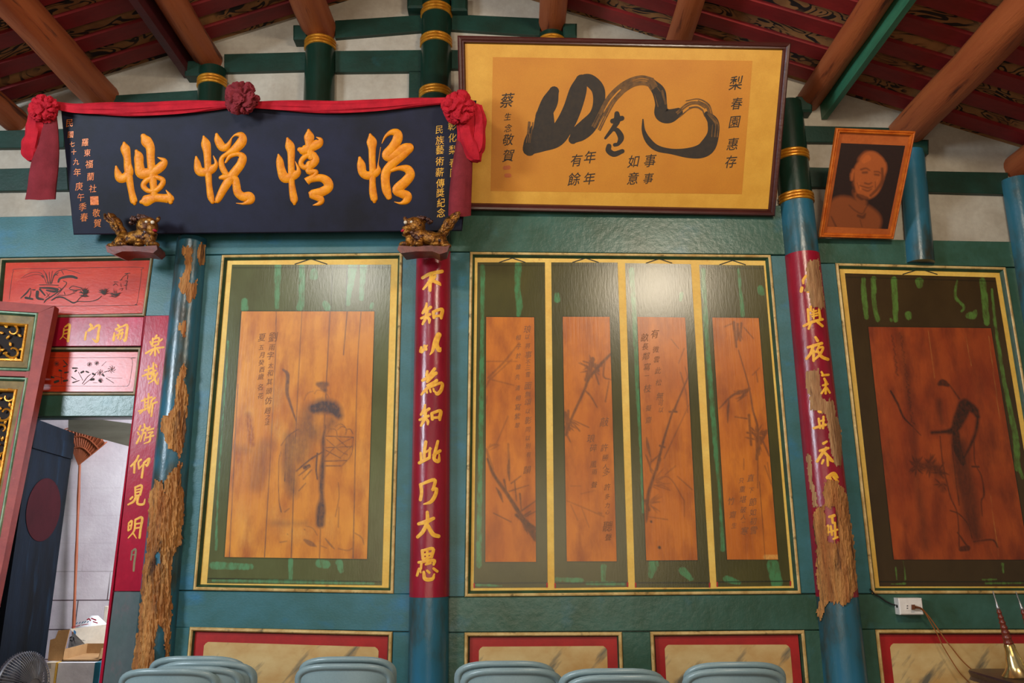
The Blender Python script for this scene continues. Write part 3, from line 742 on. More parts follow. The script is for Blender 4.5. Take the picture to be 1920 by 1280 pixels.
# upper posts in the gable and the far right post
def upost(name_label, bot, top_, rb, rt, mat, bd=(), bx=0, Y=0.0, zb=None, lr=.09):
    c = post(bot, top_, rb, rt, Y, zb)
    zmax = roofz(c.b.x) - .045 - 2.25 * lr
    if c.b.z > zmax: c = Cone(c.a, c.a + (c.b - c.a) * ((zmax - c.a.z) / (c.b.z - c.a.z)), c.ra, c.rb)
    r = thing('gable_post', name_label, 'post', c.a, 'short posts carrying the roof logs')
    part('shaft', shaft_part(c, 0, c.L), mat, r)
    bands(c, r, bd, bx)
    return c
upost('dark green post with gold bands behind the red rosette', (396, 215), (401, 106), 27, 24.5, m_dgreencol, (145,), 400, lr=0.083)
upost('dark green post with gold bands rising behind the middle of the signboard', (598, 215), (602, 38), 29, 27, m_dgreencol, (71,), 602, lr=0.107)
upost('green post stub showing above the top edge of the golden calligraphy frame', (1034, 120), (1035, 36), 25, 24, m_dgreencol, (70,), 1034, lr=0.086)
upost('short dark post under the leftmost roof log, behind the signboard corner', (192, 240), (196, 182), 22, 21, m_dgreen, lr=.107)
c7 = upost('hanging green-blue post with a sawn-off end above the right scroll panel', (1725, 494), (1706, 262), 25, 22.5, m_bluepaint, lr=.107)
upost('blue peeling post at the right edge of the photo', (2034, 1113), (1900, 322), 36, 26, m_bluepaint, zb=0.0, lr=.097)

# ================================================================== ROOF TIMBERS
def log(px, py, rpx, label, y_end=-5.5, side=None, bend=0.0):
    p = P(px, py, 0.0); d = ROT.transposed() @ (p - CAM); r = rpx * -d.z / F_PX
    p.z = roofz(p.x) - r * 1.16 - 0.03
    pts = []; rr = []
    for i in range(23):
        y = 0.04 + (y_end - 0.04) * i / 22
        pts.append(Vector((p.x + bend * math.sin(i * .4) + .012 * mnoise.noise(Vector((i * .5, px, 0))), y, p.z + .012 * mnoise.noise(Vector((i * .5, px, 5)))))); rr.append(r * (1 + .05 * mnoise.noise(Vector((i * .9, px, 2)))))
    o = thing('roof_log', label, 'roof beam', (p.x, 0.04, p.z), 'round roof logs')
    part('log', MB().tube(pts, rr, 20, wob=.012), m_log, o)
    if side:
        dx0_, dx1_, dz0, dz1, mt = side
        mb = MB().hexa([(p.x + dx0_, .02, p.z + dz0), (p.x + dx1_, .02, p.z + dz0), (p.x + dx1_, .02, p.z + dz1), (p.x + dx0_, .02, p.z + dz1)],
                       [(p.x + dx0_, y_end, p.z + dz0), (p.x + dx1_, y_end, p.z + dz0), (p.x + dx1_, y_end, p.z + dz1), (p.x + dx0_, y_end, p.z + dz1)])
        mb.f = [q[::-1] for q in mb.f]
        part('side_board', mb, mt, o, label='painted board along the log')
log(190, 160, 31, 'thick round log at the upper left, first from the left')
log(392, 92, 24, 'slim round log with a maroon board beside it, second from the left', side=(-.15, -.10, -.13, .055, m_maroon))
log(600, 28, 31, 'round log ending on the green post above the signboard')
log(1035, 22, 25, 'round log ending on the post stub above the golden calligraphy frame')
log(1258, 55, 22, 'round log rising behind the middle of the golden calligraphy frame')
log(1512, 125, 22, 'round log with a green painted board at the right corner of the calligraphy frame', side=(.070, .104, -.135, .0, m_sidegreen))
log(1694, 215, 31, 'thick cracked log above the orange portrait frame')
log(1912, 290, 28, 'log end at the right edge of the photo')
log(20, 240, 24, 'log end behind the red knot at the far left')
# red rafters laid along each slope
for s in (-1, 1):
    x1 = -5.2 if s < 0 else 4.4
    for i in range(17):
        y0 = -0.03 - i * 0.213; y1 = y0 - 0.108
        mb = MB(); za, zb_ = roofz(xr), roofz(x1)
        fr = [(xr, y1, za - .012), (x1, y1, zb_ - .012), (x1, y1, zb_ + .014), (xr, y1, za + .014)]
        bk = [(x, y0, z) for x, _, z in fr]
        mb.hexa(fr, bk)
        if s < 0: mb.f = [q[::-1] for q in mb.f]
        solo('rafter', mb, m_rafter, 'flat red roof rafter on the %s slope between painted tiles' % ('left' if s < 0 else 'right'), 'rafter', 'red rafters of the %s slope' % ('left' if s < 0 else 'right'))

# ================================================================== PAINTED PANELS
YB, YM, YP = 0.0180, 0.0165, 0.0150
PROF = [(0, 0.0), (0.004, 0.007), (0.012, 0.009), (0.017, 0.004), (0.024, -0.006), (0.030, -0.016)]
MIS = [0, 0, 0, 1, 1]
def base_of(q): c = (Vector(q[0]) + Vector(q[1])) / 2; return Vector((c.x, 0.03, c.z))
def panel(name, label, cat, outer, group=None, prof=PROF, mats=None):
    q = pxq(wallplane(0.0), *outer)
    t = thing(name, label, cat, base_of(q), group)
    part('moulding', moulding(MB(), q, prof, NW, MIS), mats or [m_cream, m_cove], t, ang=20)
    return t
def flat(name, corners, Y, mat, parent, step=None, label=None):
    q = pxq(wallplane(Y), *corners)
    mb = MB().hexa(q, [p + Vector((0, .0008, 0)) for p in q])
    return part(name, mb, mat, parent, label=label)
def scroll_mount(t, mountq, step, mat, streaks, inner, bl_line, label=None):
    w, f, px = gridmesh(wallplane(YM), *mountq, step, 0)
    st = np.zeros(len(w)); ik = np.zeros(len(w))
    lay(st, px, streaks, soft=2.5)
    a, b, c, d = inner
    lay(ik, px, [[(*a, 1.1), (*b, 1.1)], [(*b, 1.1), (*c, 1.1)], [(*c, 1.1), (*d, 1.1)], [(*d, 1.1), (*a, 1.1)]], soft=.8, k=.9)
    lay(ik, px, bl_line, soft=.8, k=.85)
    return sheet('mount', w, f, {'streak': st, 'ink': ik}, mat, t)
def painting(t, q, step, mat, layers, marks=None, inkm=m_inkfade):
    w, f, px = gridmesh(wallplane(YP), *q, step, 0)
    at = {'ink': np.zeros(len(w)), 'rust': np.zeros(len(w)), 'pale': np.zeros(len(w))}
    for key, st, kw in layers: lay(at[key], px, st, **kw)
    return sheet('painting', w, f, at, mat, t, marks, (inkm,))
def hanger(t, x, y, w=27, h=10):
    mb = MB(); s = wallplane(YM)
    brush(mb, s, [[(x - w, y, .9), (x, y - h, .9)], [(x, y - h, .9), (x + w, y, .9)]], off=.0006)
    part('hanging_cord', mb, m_line, t, label='painted hanging cord')

# --- left figure scroll
t = panel('wall_painting', 'wide framed panel painted with a robed figure carrying a basket and a staff', 'wall painting', [(416, 478), (755, 474), (738, 1113), (362, 1106)], 'painted wall panels')
flat('border', [(423, 483), (748, 482), (729, 1104), (373, 1099)], YB, m_yellow, t, label='flat yellow border')
mq = [(435, 496), (733, 496), (716, 1097), (388, 1093)]
scroll_mount(t, mq, 2.0, m_mount1,
  [[(521, 500, 8), (520, 540, 7), (519, 575, 6)], [(566, 500, 7), (565, 560, 8), (562, 577, 8)], [(589, 510, 9), (588, 518, 9)], [(662, 498, 10), (656, 540, 7), (652, 570, 6)], [(682, 498, 8), (677, 560, 6)], [(458, 565, 8), (459, 578, 9)], [(610, 570, 8), (614, 577, 8)], [(698, 570, 5), (696, 577, 5)],
   [(400, 1060, 9), (470, 1062, 7)], [(545, 1050, 6), (545, 1085, 5)], [(600, 1056, 10), (612, 1058, 9)], [(636, 1055, 8), (640, 1070, 6)], [(400, 1088, 4), (560, 1090, 5), (700, 1093, 4)], [(428, 640, 3), (410, 900, 3), (405, 1030, 4)]],
  [(453, 583.6), (702, 583.6), (688, 1047.6), (421, 1044)], [[(388, 1084, 1), (717, 1091, 1)], [(436, 502, .8), (732, 502, .8)], [(623, 498, .5), (621, 583, .5)], [(651, 498, .6), (648, 583, .6)]])
a5 = dict(org=(430, 580), sc_=4.571); a6 = dict(org=(420, 780), sc_=4.571)
seams = [[(518, 584, .6), (515, 700, .5), (496, 1044, .8)], [(566, 584, .5), (555, 800, .7), (546, 1046, 1.0)], [(619, 584, .7), (608, 800, .9), (599, 1046, .7)], [(651, 584, .9), (644, 665, .7)], [(677, 584, .8), (670, 700, .6), (662, 1046, .9)], [(446, 720, .6), (430, 1044, .7)]]
marks = MB()
write(marks, wallplane(YP), [('劉', 375, 235, 90), ('雨', 365, 325, 60), ('字', 352, 395, 70), ('太', 355, 480, 50), ('和', 350, 545, 60), ('其', 345, 620, 60), ('頭', 340, 700, 60), ('仿', 335, 780, 70), ('趙', 330, 865, 60), ('之', 330, 920, 50), ('法', 325, 970, 50),
  ('夏', 280, 240, 75), ('五', 275, 325, 50), ('月', 280, 390, 55), ('癸', 275, 455, 55), ('酉', 280, 515, 55), ('歲', 272, 575, 60), ('名', 265, 665, 60), ('花', 268, 740, 55)], size=54, weight=.002, shear=.2, **a5)
painting(t, [(453, 583.6), (702, 583.6), (688, 1047.6), (421, 1044)], 1.5, m_wood1, [
  ('ink', seams, dict(soft=.7, k=.85)),
  ('ink', [[(460, 515, 8), (500, 560, 16), (495, 710, 15), (520, 800, 11), (575, 965, 6)]], dict(soft=1.2, k=.75, **a5)),
  ('ink', [[(760, 640, 18), (800, 650, 32), (835, 640, 20)], [(800, 670, 25), (820, 690, 20)]], dict(soft=2, k=.7, **a5)),
  ('ink', [[(730, 720, 3), (760, 690, 3), (830, 720, 3), (860, 770, 3)], [(690, 820, 3), (740, 790, 3), (800, 750, 3)], [(640, 780, 3), (670, 720, 3), (720, 700, 3)]], dict(soft=.8, k=.5, **a5)),
  ('ink', [[(720, 850, 50), (800, 830, 60), (890, 850, 60), (935, 910, 35)]], dict(soft=6, k=.98, **a5)),
  ('ink', [[(690, 880, 60), (665, 980, 75), (700, 1060, 85)], [(880, 960, 55), (850, 1010, 40)]], dict(soft=12, k=.62, **a5)),
  ('ink', [[(690, 100, 90), (660, 250, 90), (640, 350, 70)]], dict(soft=12, k=.56, **a6)),
  ('ink', [[(575, 190, 60), (555, 400, 60), (570, 560, 50), (590, 660, 35)]], dict(soft=8, k=.62, **a6)),
  ('ink', [[(872, 80, 8), (850, 200, 16), (852, 310, 14), (840, 470, 24), (835, 600, 22), (838, 700, 20), (830, 800, 40), (825, 920, 38)]], dict(soft=3, k=.88, **a6)),
  ('ink', [[(490, 250, 4), (550, 170, 5), (640, 110, 5)], [(490, 300, 3), (470, 400, 3), (470, 700, 3), (490, 820, 5)], [(530, 200, 4), (520, 560, 4)], [(600, 190, 3), (590, 400, 3)], [(840, 310, 6), (740, 370, 8), (620, 470, 6)], [(690, 440, 16), (730, 420, 10)], [(750, 460, 4), (680, 540, 4)], [(640, 510, 4), (740, 430, 5)], [(800, 320, 8), (790, 450, 8), (800, 540, 6)], [(520, 820, 3), (560, 790, 3)], [(700, 575, 3), (640, 640, 4)]], dict(soft=.8, k=.85, **a6)),
  ('ink', [[(870, 170, 4), (1110, 180, 4)], [(870, 270, 4), (1100, 260, 3)], [(865, 385, 5), (1050, 380, 4)], [(865, 425, 5), (1000, 425, 4)], [(880, 200, 3), (1000, 300, 3), (1060, 330, 3)], [(1110, 180, 3), (960, 260, 3), (870, 350, 4)], [(870, 290, 4), (1000, 360, 4)], [(1100, 250, 3), (1000, 350, 3)], [(960, 180, 3), (1060, 270, 3)], [(880, 160, 3), (910, 110, 3), (960, 120, 3), (970, 170, 3)], [(970, 120, 3), (1010, 90, 3), (1050, 110, 3), (1040, 160, 3)], [(1040, 120, 3), (1080, 110, 3), (1105, 150, 3)], [(950, 90, 3), (1000, 65, 3), (1040, 95, 3)], [(1110, 180, 3), (1090, 330, 3), (1010, 425, 3)]], dict(soft=.7, k=.8, **a6)),
  ('ink', [[(980, 280, 100), (1000, 350, 80)]], dict(soft=14, k=.16, **a6)),
  ('ink', [[(400, 250, 45), (330, 270, 60), (310, 450, 75), (270, 580, 60)], [(100, 270, 25), (250, 300, 22)]], dict(soft=9, k=.34, **a6)),
  ('ink', [[(420, 915, 25), (560, 920, 22), (700, 915, 18)]], dict(soft=5, k=.3, **a6)),
  ('ink', [[(690, 1060, 10), (740, 1090, 22), (790, 1115, 5)], [(870, 1050, 5), (910, 1100, 9), (945, 1135, 5)], [(980, 1135, 4), (1060, 1150, 4), (1105, 1130, 5)], [(980, 570, 4), (985, 700, 4), (955, 860, 4)], [(985, 780, 4), (980, 950, 5)], [(1120, 1000, 4), (1180, 1040, 5), (1200, 1100, 4)], [(830, 1110, 4), (880, 1130, 4)], [(480, 1080, 5), (540, 1070, 4)], [(690, 970, 6), (691, 972, 6)], [(545, 1010, 5), (546, 1012, 5)], [(700, 940, 3), (760, 960, 3), (800, 1020, 3)]], dict(soft=.9, k=.55, **a6)),
  ('rust', [[(165, 900, 28), (175, 1000, 30), (195, 1150, 24)]], dict(soft=3, k=.85, **a5)),
  ('pale', [[(150, 870, 20), (200, 880, 22)], [(400, 1010, 60), (430, 1060, 60)], [(380, 800, 60), (420, 700, 40)]], dict(soft=8, k=.4, **a5)),
  ('pale', [[(450, 850, 60), (560, 1000, 70), (700, 1000, 60)], [(150, 800, 40), (180, 1050, 50)], [(1190, 250, 30), (1200, 600, 30)], [(900, 900, 40), (900, 1000, 40)]], dict(soft=12, k=.35, **a6))], marks)
hanger(t, 583, 495, 30, 10)

# --- four bamboo scrolls in one frame
t = panel('wall_painting', 'framed panel of four tall bamboo scrolls side by side', 'wall painting', [(881, 472), (1445, 478), (1502, 1113), (871.5, 1119)], 'painted wall panels')
flat('border', [(888.5, 482), (1437, 486), (1490, 1103), (881, 1107)], YB, m_yellow, t, label='flat yellow border')
S = [[(895.4, 491.6), (1021.6, 491.6), (1026.7, 1101), (888, 1102)], [(1033.6, 491.6), (1158, 492), (1177.6, 1100), (1039.8, 1102)], [(1172, 493), (1295.4, 495), (1331.6, 1101), (1190.7, 1101)], [(1311, 496), (1432, 497.4), (1483, 1098), (1343.7, 1099.6)]]
WD = [[(911.6, 594), (1001.6, 594.7), (1005, 1053), (910, 1053)], [(1055, 593.7), (1143, 593.7), (1156.3, 1052), (1062.8, 1052)], [(1195, 593.7), (1284.6, 595), (1308, 1049.7), (1211.7, 1050.3)], [(1335.5, 595), (1422.5, 596), (1459, 1048.7), (1363.4, 1048.7)]]
STR = [[[(905, 500, 6), (904, 600, 5), (902, 800, 6), (899, 950, 6), (898, 1060, 7)], [(972, 497, 8), (970, 540, 7), (974, 570, 8), (972, 590, 6)], [(893, 1096, 4), (940, 1098, 3)]],
       [[(1044, 552, 6), (1045, 562, 7)], [(1045, 1086, 6), (1090, 1088, 6)], [(1132, 1062, 7), (1131, 1088, 6)], [(1100, 1093, 5), (1168, 1094, 5)]],
       [[(1184, 505, 6), (1190, 600, 6), (1196, 740, 5), (1203, 850, 5), (1206, 960, 4)], [(1278, 550, 5), (1276, 562, 5)], [(1225, 1058, 12), (1220, 1080, 6)], [(1280, 1070, 9), (1296, 1085, 6)]],
       [[(1318, 505, 6), (1323, 600, 6), (1332, 720, 6), (1341, 830, 6), (1350, 940, 4), (1355, 1030, 6)], [(1385, 505, 4), (1390, 560, 5), (1393, 590, 6)], [(1426, 540, 7), (1428, 548, 8)], [(1362, 1085, 8), (1385, 1092, 6)], [(1449, 1058, 13), (1456, 1092, 13)]]]
o8 = dict(org=(860, 440), sc_=2.909); o9 = dict(org=(860, 860), sc_=3.048); o10 = dict(org=(1260, 440), sc_=3.047); o11 = dict(org=(1260, 860), sc_=3.047)
def fan_leaves(cx, cy, n, L, a0, a1, w, seed):
    r = random.Random(seed); out = []
    for i in range(n):
        a = math.radians(r.uniform(a0, a1)); l = L * r.uniform(.5, 1.1); x = cx + r.uniform(-.15, .15) * L; y = cy + r.uniform(-.25, .25) * L
        out.append([(x, y, w * .3), (x + math.cos(a) * l * .5, y + math.sin(a) * l * .5, w), (x + math.cos(a) * l, y + math.sin(a) * l, w * .2)])
    return out
BAM = [
 [('ink', [[(165, 0, 7), (200, 90, 9), (270, 190, 10), (340, 300, 12), (400, 390, 14), (438, 460, 12)], [(330, 320, 10), (430, 400, 16)], [(370, 350, 16), (435, 440, 20)]], dict(soft=1.5, k=.75, **o9)),
  ('ink', [[(215, 165, 3), (235, 200, 9), (252, 245, 3)], [(288, 0, 4), (285, 60, 9), (290, 125, 3)], [(290, 185, 4), (400, 150, 2)], [(300, 140, 4), (355, 98, 3)], [(320, 130, 4), (330, 240, 3)], [(350, 200, 6), (358, 295, 3)], [(355, 300, 5), (440, 240, 3)], [(380, 330, 5), (440, 300, 3)], [(200, 310, 3), (300, 360, 3)], [(260, 120, 6), (275, 200, 4)], [(410, 300, 4), (350, 340, 6)]] + fan_leaves(370, 350, 14, 70, 20, 80, 5, 2), dict(soft=1, k=.66, **o9)),
  ('ink', [[(150, 1170, 8), (185, 1278, 8)], [(160, 800, 4), (290, 680, 3)], [(160, 780, 5), (250, 690, 5), (330, 590, 4)], [(150, 690, 3), (320, 690, 2)], [(150, 830, 4), (185, 750, 4)], [(180, 790, 3), (300, 820, 3)], [(200, 1150, 3), (270, 990, 3)], [(155, 880, 3), (150, 920, 4)], [(270, 1140, 5), (275, 1270, 8)]] + fan_leaves(165, 1160, 6, 60, -70, 0, 4, 5), dict(soft=1.1, k=.42, **o8))],
 [('ink', [[(828, 652, 7), (760, 722, 9), (710, 785, 8), (680, 860, 7), (620, 990, 7), (585, 1090, 8)]], dict(soft=1.2, k=.68, **o8)),
  ('ink', [[(730, 680, 14), (700, 790, 14)], [(680, 690, 4), (760, 712, 5)], [(740, 740, 5), (765, 815, 4)], [(690, 850, 5), (720, 880, 5), (755, 940, 3)], [(598, 960, 7), (590, 1080, 10)], [(600, 1000, 3), (710, 1050, 3)], [(605, 1005, 4), (660, 1070, 4)], [(580, 970, 9), (600, 1060, 12)], [(800, 680, 3), (790, 770, 4), (830, 790, 3)], [(820, 800, 3), (800, 910, 4)], [(720, 690, 10), (760, 740, 10)], [(590, 1090, 6), (610, 1130, 3)]] + fan_leaves(725, 725, 16, 75, 0, 360, 5, 9) + fan_leaves(595, 1020, 12, 70, 20, 160, 5, 12), dict(soft=1.1, k=.6, **o8)),
  ('ink', [[(640, 155, 3), (700, 155, 2)], [(620, 240, 3), (740, 290, 4), (830, 330, 3)], [(640, 260, 3), (680, 350, 3)], [(700, 270, 3), (745, 390, 3)], [(800, 310, 7), (815, 312, 6)], [(700, 200, 3), (780, 180, 2)]], dict(soft=1, k=.34, **o9))],
 [('ink', [[(1250, 780, 4), (1190, 920, 5), (1175, 960, 8), (1165, 970, 5), (1110, 1150, 7), (1080, 1280, 8)], [(1150, 965, 5), (1190, 965, 5)], [(1098, 1150, 6), (1122, 1158, 6)]], dict(soft=1.1, k=.72, **o8)),
  ('ink', [[(1025, 1105, 3), (1032, 1150, 9), (1046, 1212, 3)], [(1048, 1240, 5), (1100, 1195, 4)], [(1020, 1200, 3), (1040, 1250, 5), (1050, 1290, 4)], [(1160, 570, 2), (1200, 620, 2)], [(1230, 620, 3), (1200, 700, 2)], [(1210, 750, 3), (1240, 860, 3), (1250, 970, 2)], [(1250, 780, 3), (1235, 720, 2)], [(1260, 920, 2), (1120, 1220, 3)]], dict(soft=.9, k=.55, **o8)),
  ('ink', [[(1150, 0, 8), (1105, 130, 9), (1085, 200, 10), (1075, 310, 11), (1072, 360, 4)], [(1070, 240, 12), (1085, 290, 12)]], dict(soft=1.8, k=.72, **o9)),
  ('ink', [[(1100, 130, 3), (1200, 105, 3), (1290, 240, 3)], [(1080, 330, 3), (1195, 347, 3)], [(1250, 100, 3), (1335, 175, 4)], [(1100, 0, 4), (1095, 60, 4), (1112, 90, 3)], [(1120, 150, 4), (1210, 180, 2)], [(1110, 70, 4), (1090, 40, 4)], [(1180, 90, 3), (1240, 40, 3)], [(1290, 240, 3), (1290, 330, 2)]] + fan_leaves(1085, 250, 16, 80, -50, 60, 4, 21) + fan_leaves(1110, 130, 10, 90, -60, 30, 3, 22), dict(soft=1, k=.46, **o9)),
  ('ink', [[(1147, 505, 8), (1148, 508, 8)], [(1100, 357, 6), (1101, 360, 6)]], dict(soft=1, k=.9, **o9))],
 [('ink', [[(380, 660, 3), (440, 870, 4), (462, 1000, 5), (490, 1110, 7), (485, 1280, 9)]], dict(soft=1, k=.66, **o10)),
  ('ink', [[(352, 500, 9), (368, 640, 6)], [(396, 505, 7), (390, 605, 5)], [(375, 510, 8), (372, 600, 6)], [(412, 530, 3), (465, 592, 3)], [(300, 525, 3), (360, 500, 3)], [(425, 885, 6), (345, 918, 7), (270, 992, 3)], [(325, 945, 4), (320, 1000, 8), (318, 1072, 3)], [(430, 1130, 6), (520, 1140, 7)], [(540, 1120, 9), (505, 1190, 10)], [(490, 1160, 14), (492, 1250, 13)], [(520, 1180, 6), (556, 1262, 5)], [(440, 1030, 8), (452, 1200, 7)], [(360, 1040, 3), (430, 1050, 4)], [(410, 910, 8), (440, 880, 10)], [(480, 780, 3), (490, 840, 3)], [(460, 800, 3), (500, 760, 2)]] + fan_leaves(480, 1150, 16, 80, 0, 360, 6, 31) + fan_leaves(375, 540, 8, 70, 60, 120, 5, 33) + fan_leaves(420, 900, 8, 80, 120, 200, 5, 34), dict(soft=1.1, k=.62, **o10)),
  ('ink', [[(490, 0, 4), (490, 165, 3)], [(530, 40, 4), (580, 175, 3)], [(410, 0, 3), (410, 60, 3)], [(545, 20, 3), (565, 140, 3)]], dict(soft=1, k=.5, **o11)),
  ('ink', [[(500, 130, 1.4), (532, 575, 1.4)]], dict(soft=.7, k=.9, **o11)),
  ('pale', [[(534, 560, 13), (604, 560, 13)]], dict(soft=1, k=.9, **o11))]]
TXT = [
 (o8, [('琅', 375, 515, 46), ('以', 375, 556), ('將', 378, 605), ('事', 380, 655, 44), ('不', 378, 695), ('三', 378, 725), ('雪', 378, 762), ('面', 378, 824, 46), ('無', 378, 870, 38), ('頌', 378, 912, 42), ('以', 378, 962), ('影', 380, 1012, 44), ('同', 378, 1062), ('以', 378, 1108), ('別', 378, 1150), ('有', 382, 1198), ('相', 325, 560), ('子', 328, 610), ('於', 326, 660), ('誰', 326, 720), ('先', 322, 775), ('清', 322, 835), ('相', 324, 890), ('寫', 322, 940, 40), ('紫', 320, 990, 38), ('翠', 320, 1040)], [(o9, [('韻', 392, 62, 50)])]),
 (o8, [('敲', 795, 1020, 56), ('琅', 722, 1110, 50), ('許', 795, 1160, 46), ('碎', 735, 1162, 46), ('勝', 800, 1215, 40), ('人', 800, 1262, 30)], [(o9, [('風', 770, 32, 44), ('雨', 776, 75, 36), ('聲', 775, 148, 40), ('多', 845, 75, 50), ('許', 850, 160, 42), ('多', 850, 215, 36), ('力', 850, 265, 34), ('心', 850, 305, 28), ('聽', 852, 385, 66), ('聲', 856, 448, 44)])]),
 (o8, [('有', 1070, 540, 52), ('微', 1075, 625, 40), ('雲', 1080, 680, 38), ('此', 1088, 740, 40), ('松', 1090, 805, 38), ('畝', 1015, 560, 50), ('長', 1018, 610, 40), ('鄰', 1022, 662, 46), ('寫', 1027, 720, 44), ('一', 1026, 768, 30), ('枝', 1030, 838, 48), ('無', 1098, 880, 46), ('可', 1102, 918, 34), ('以', 1104, 955, 34), ('擬', 1035, 945, 36), ('齋', 1036, 1010, 40)], []),
 (o11, [('直', 450, 108, 46), ('下', 452, 180, 36), ('節', 462, 246, 50), ('如', 462, 305, 44), ('初', 464, 355, 44), ('雪', 466, 408, 50), ('只', 396, 125, 34), ('重', 402, 172, 40), ('堪', 406, 230, 44), ('破', 408, 290, 40), ('人', 408, 332, 34), ('一', 410, 362, 26), ('寒', 414, 412, 50), ('竹', 338, 240, 48), ('齋', 348, 318, 44), ('生', 355, 380, 36)], [])]
for i in range(4):
    scroll_mount(t, S[i], 2.0, m_mount2, STR[i], WD[i], [[(S[i][3][0], S[i][3][1] - 9, 1), (S[i][2][0], S[i][2][1] - 9, 1)], [(S[i][0][0], S[i][0][1] + 6, .7), (S[i][1][0], S[i][1][1] + 6, .7)]])
    mk = MB(); kw, items, more = TXT[i]
    write(mk, wallplane(YP), items, size=32, weight=.0, shear=.2, **kw)
    for k2, it2 in more: write(mk, wallplane(YP), it2, size=32, weight=.0, shear=.2, **k2)
    painting(t, WD[i], 1.4, m_wood2, BAM[i], mk)
    hanger(t, (S[i][0][0] + S[i][1][0]) / 2 + 2, S[i][0][1], 24, 8)
    for c in (S[i][3], S[i][2]):
        part('roller_end', brush(MB(), wallplane(YM), [[(c[0] + (1 if c is S[i][3] else -1), c[1] - 8, 1.4), (c[0] + (1 if c is S[i][3] else -1), c[1] - 1, 1.4)]], off=.0007), m_redbase, t, label='red roller end')

# --- right figure scroll
t = panel('wall_painting', 'dark red-brown framed panel painted with a robed figure, at the right edge', 'wall painting', [(1566, 493), (1885, 501), (1987, 1113), (1635, 1113)], 'painted wall panels')
flat('border', [(1572, 502), (1878, 510), (1976, 1104), (1639, 1104)], YB, m_yellow, t, label='flat yellow border')
o12 = dict(org=(1540, 460), sc_=3.047); o13 = dict(org=(1540, 860), sc_=3.047); r7 = dict(org=(1620, 620), sc_=2.91)
W3 = [(1628, 612.6), (1858, 615), (1930, 1049), (1676, 1048.7)]
toP = lambda kw, st: [[(kw['org'][0] + x / kw['sc_'], kw['org'][1] + y / kw['sc_'], r / kw['sc_']) for x, y, r in s] for s in st]
scroll_mount(t, [(1584, 512), (1866.5, 520), (1962, 1099), (1649, 1099)], 2.0, m_mount3,
  toP(o12, [[(240, 190, 16), (245, 300, 20), (258, 410, 18)], [(298, 190, 20), (302, 330, 18), (322, 425, 18)], [(415, 195, 22), (420, 300, 22), (425, 425, 18)], [(560, 205, 28), (562, 230, 22)], [(497, 395, 24), (500, 410, 22)], [(395, 420, 12), (400, 430, 12)], [(775, 200, 10), (765, 290, 12), (815, 350, 14), (800, 375, 10)], [(845, 400, 24), (870, 400, 24), (880, 375, 14)], [(920, 200, 22), (935, 330, 24), (945, 440, 22)], [(975, 250, 10), (990, 420, 12), (1010, 560, 14), (1040, 750, 16), (1070, 900, 18), (1110, 1100, 22), (1120, 1270, 24)]]) +
  toP(o13, [[(1120, 20, 16), (1150, 110, 14)], [(425, 620, 8), (430, 690, 8)], [(470, 580, 6), (480, 690, 8)], [(400, 715, 8), (480, 712, 10)], [(1035, 600, 12), (1040, 650, 8)], [(920, 690, 10), (1000, 688, 8)], [(940, 710, 10), (1150, 708, 10)]]),
  W3, [[(1649, 1090, 1), (1962, 1090, 1)], [(1585, 519, .7), (1867, 527, .7)]])
dash = []
rr_ = random.Random(4)
for i in range(36):
    y = 10 + i * 14; x = 200 + i * 1.9
    dash.append([(x + rr_.uniform(-7, 7), y, 4), (x + rr_.uniform(-9, 9), y + rr_.uniform(5, 13), 4)])
    if i < 16: dash.append([(155 + i * 1.5 + rr_.uniform(-6, 6), y + 15, 3), (158 + i * 1.5 + rr_.uniform(-7, 7), y + 24, 3)])
bush = fan_leaves(290, 735, 26, 55, 0, 360, 5, 41) + fan_leaves(360, 735, 26, 60, 0, 360, 5, 42) + fan_leaves(410, 770, 16, 50, 0, 360, 5, 43) + fan_leaves(425, 840, 8, 40, 0, 360, 4, 44)
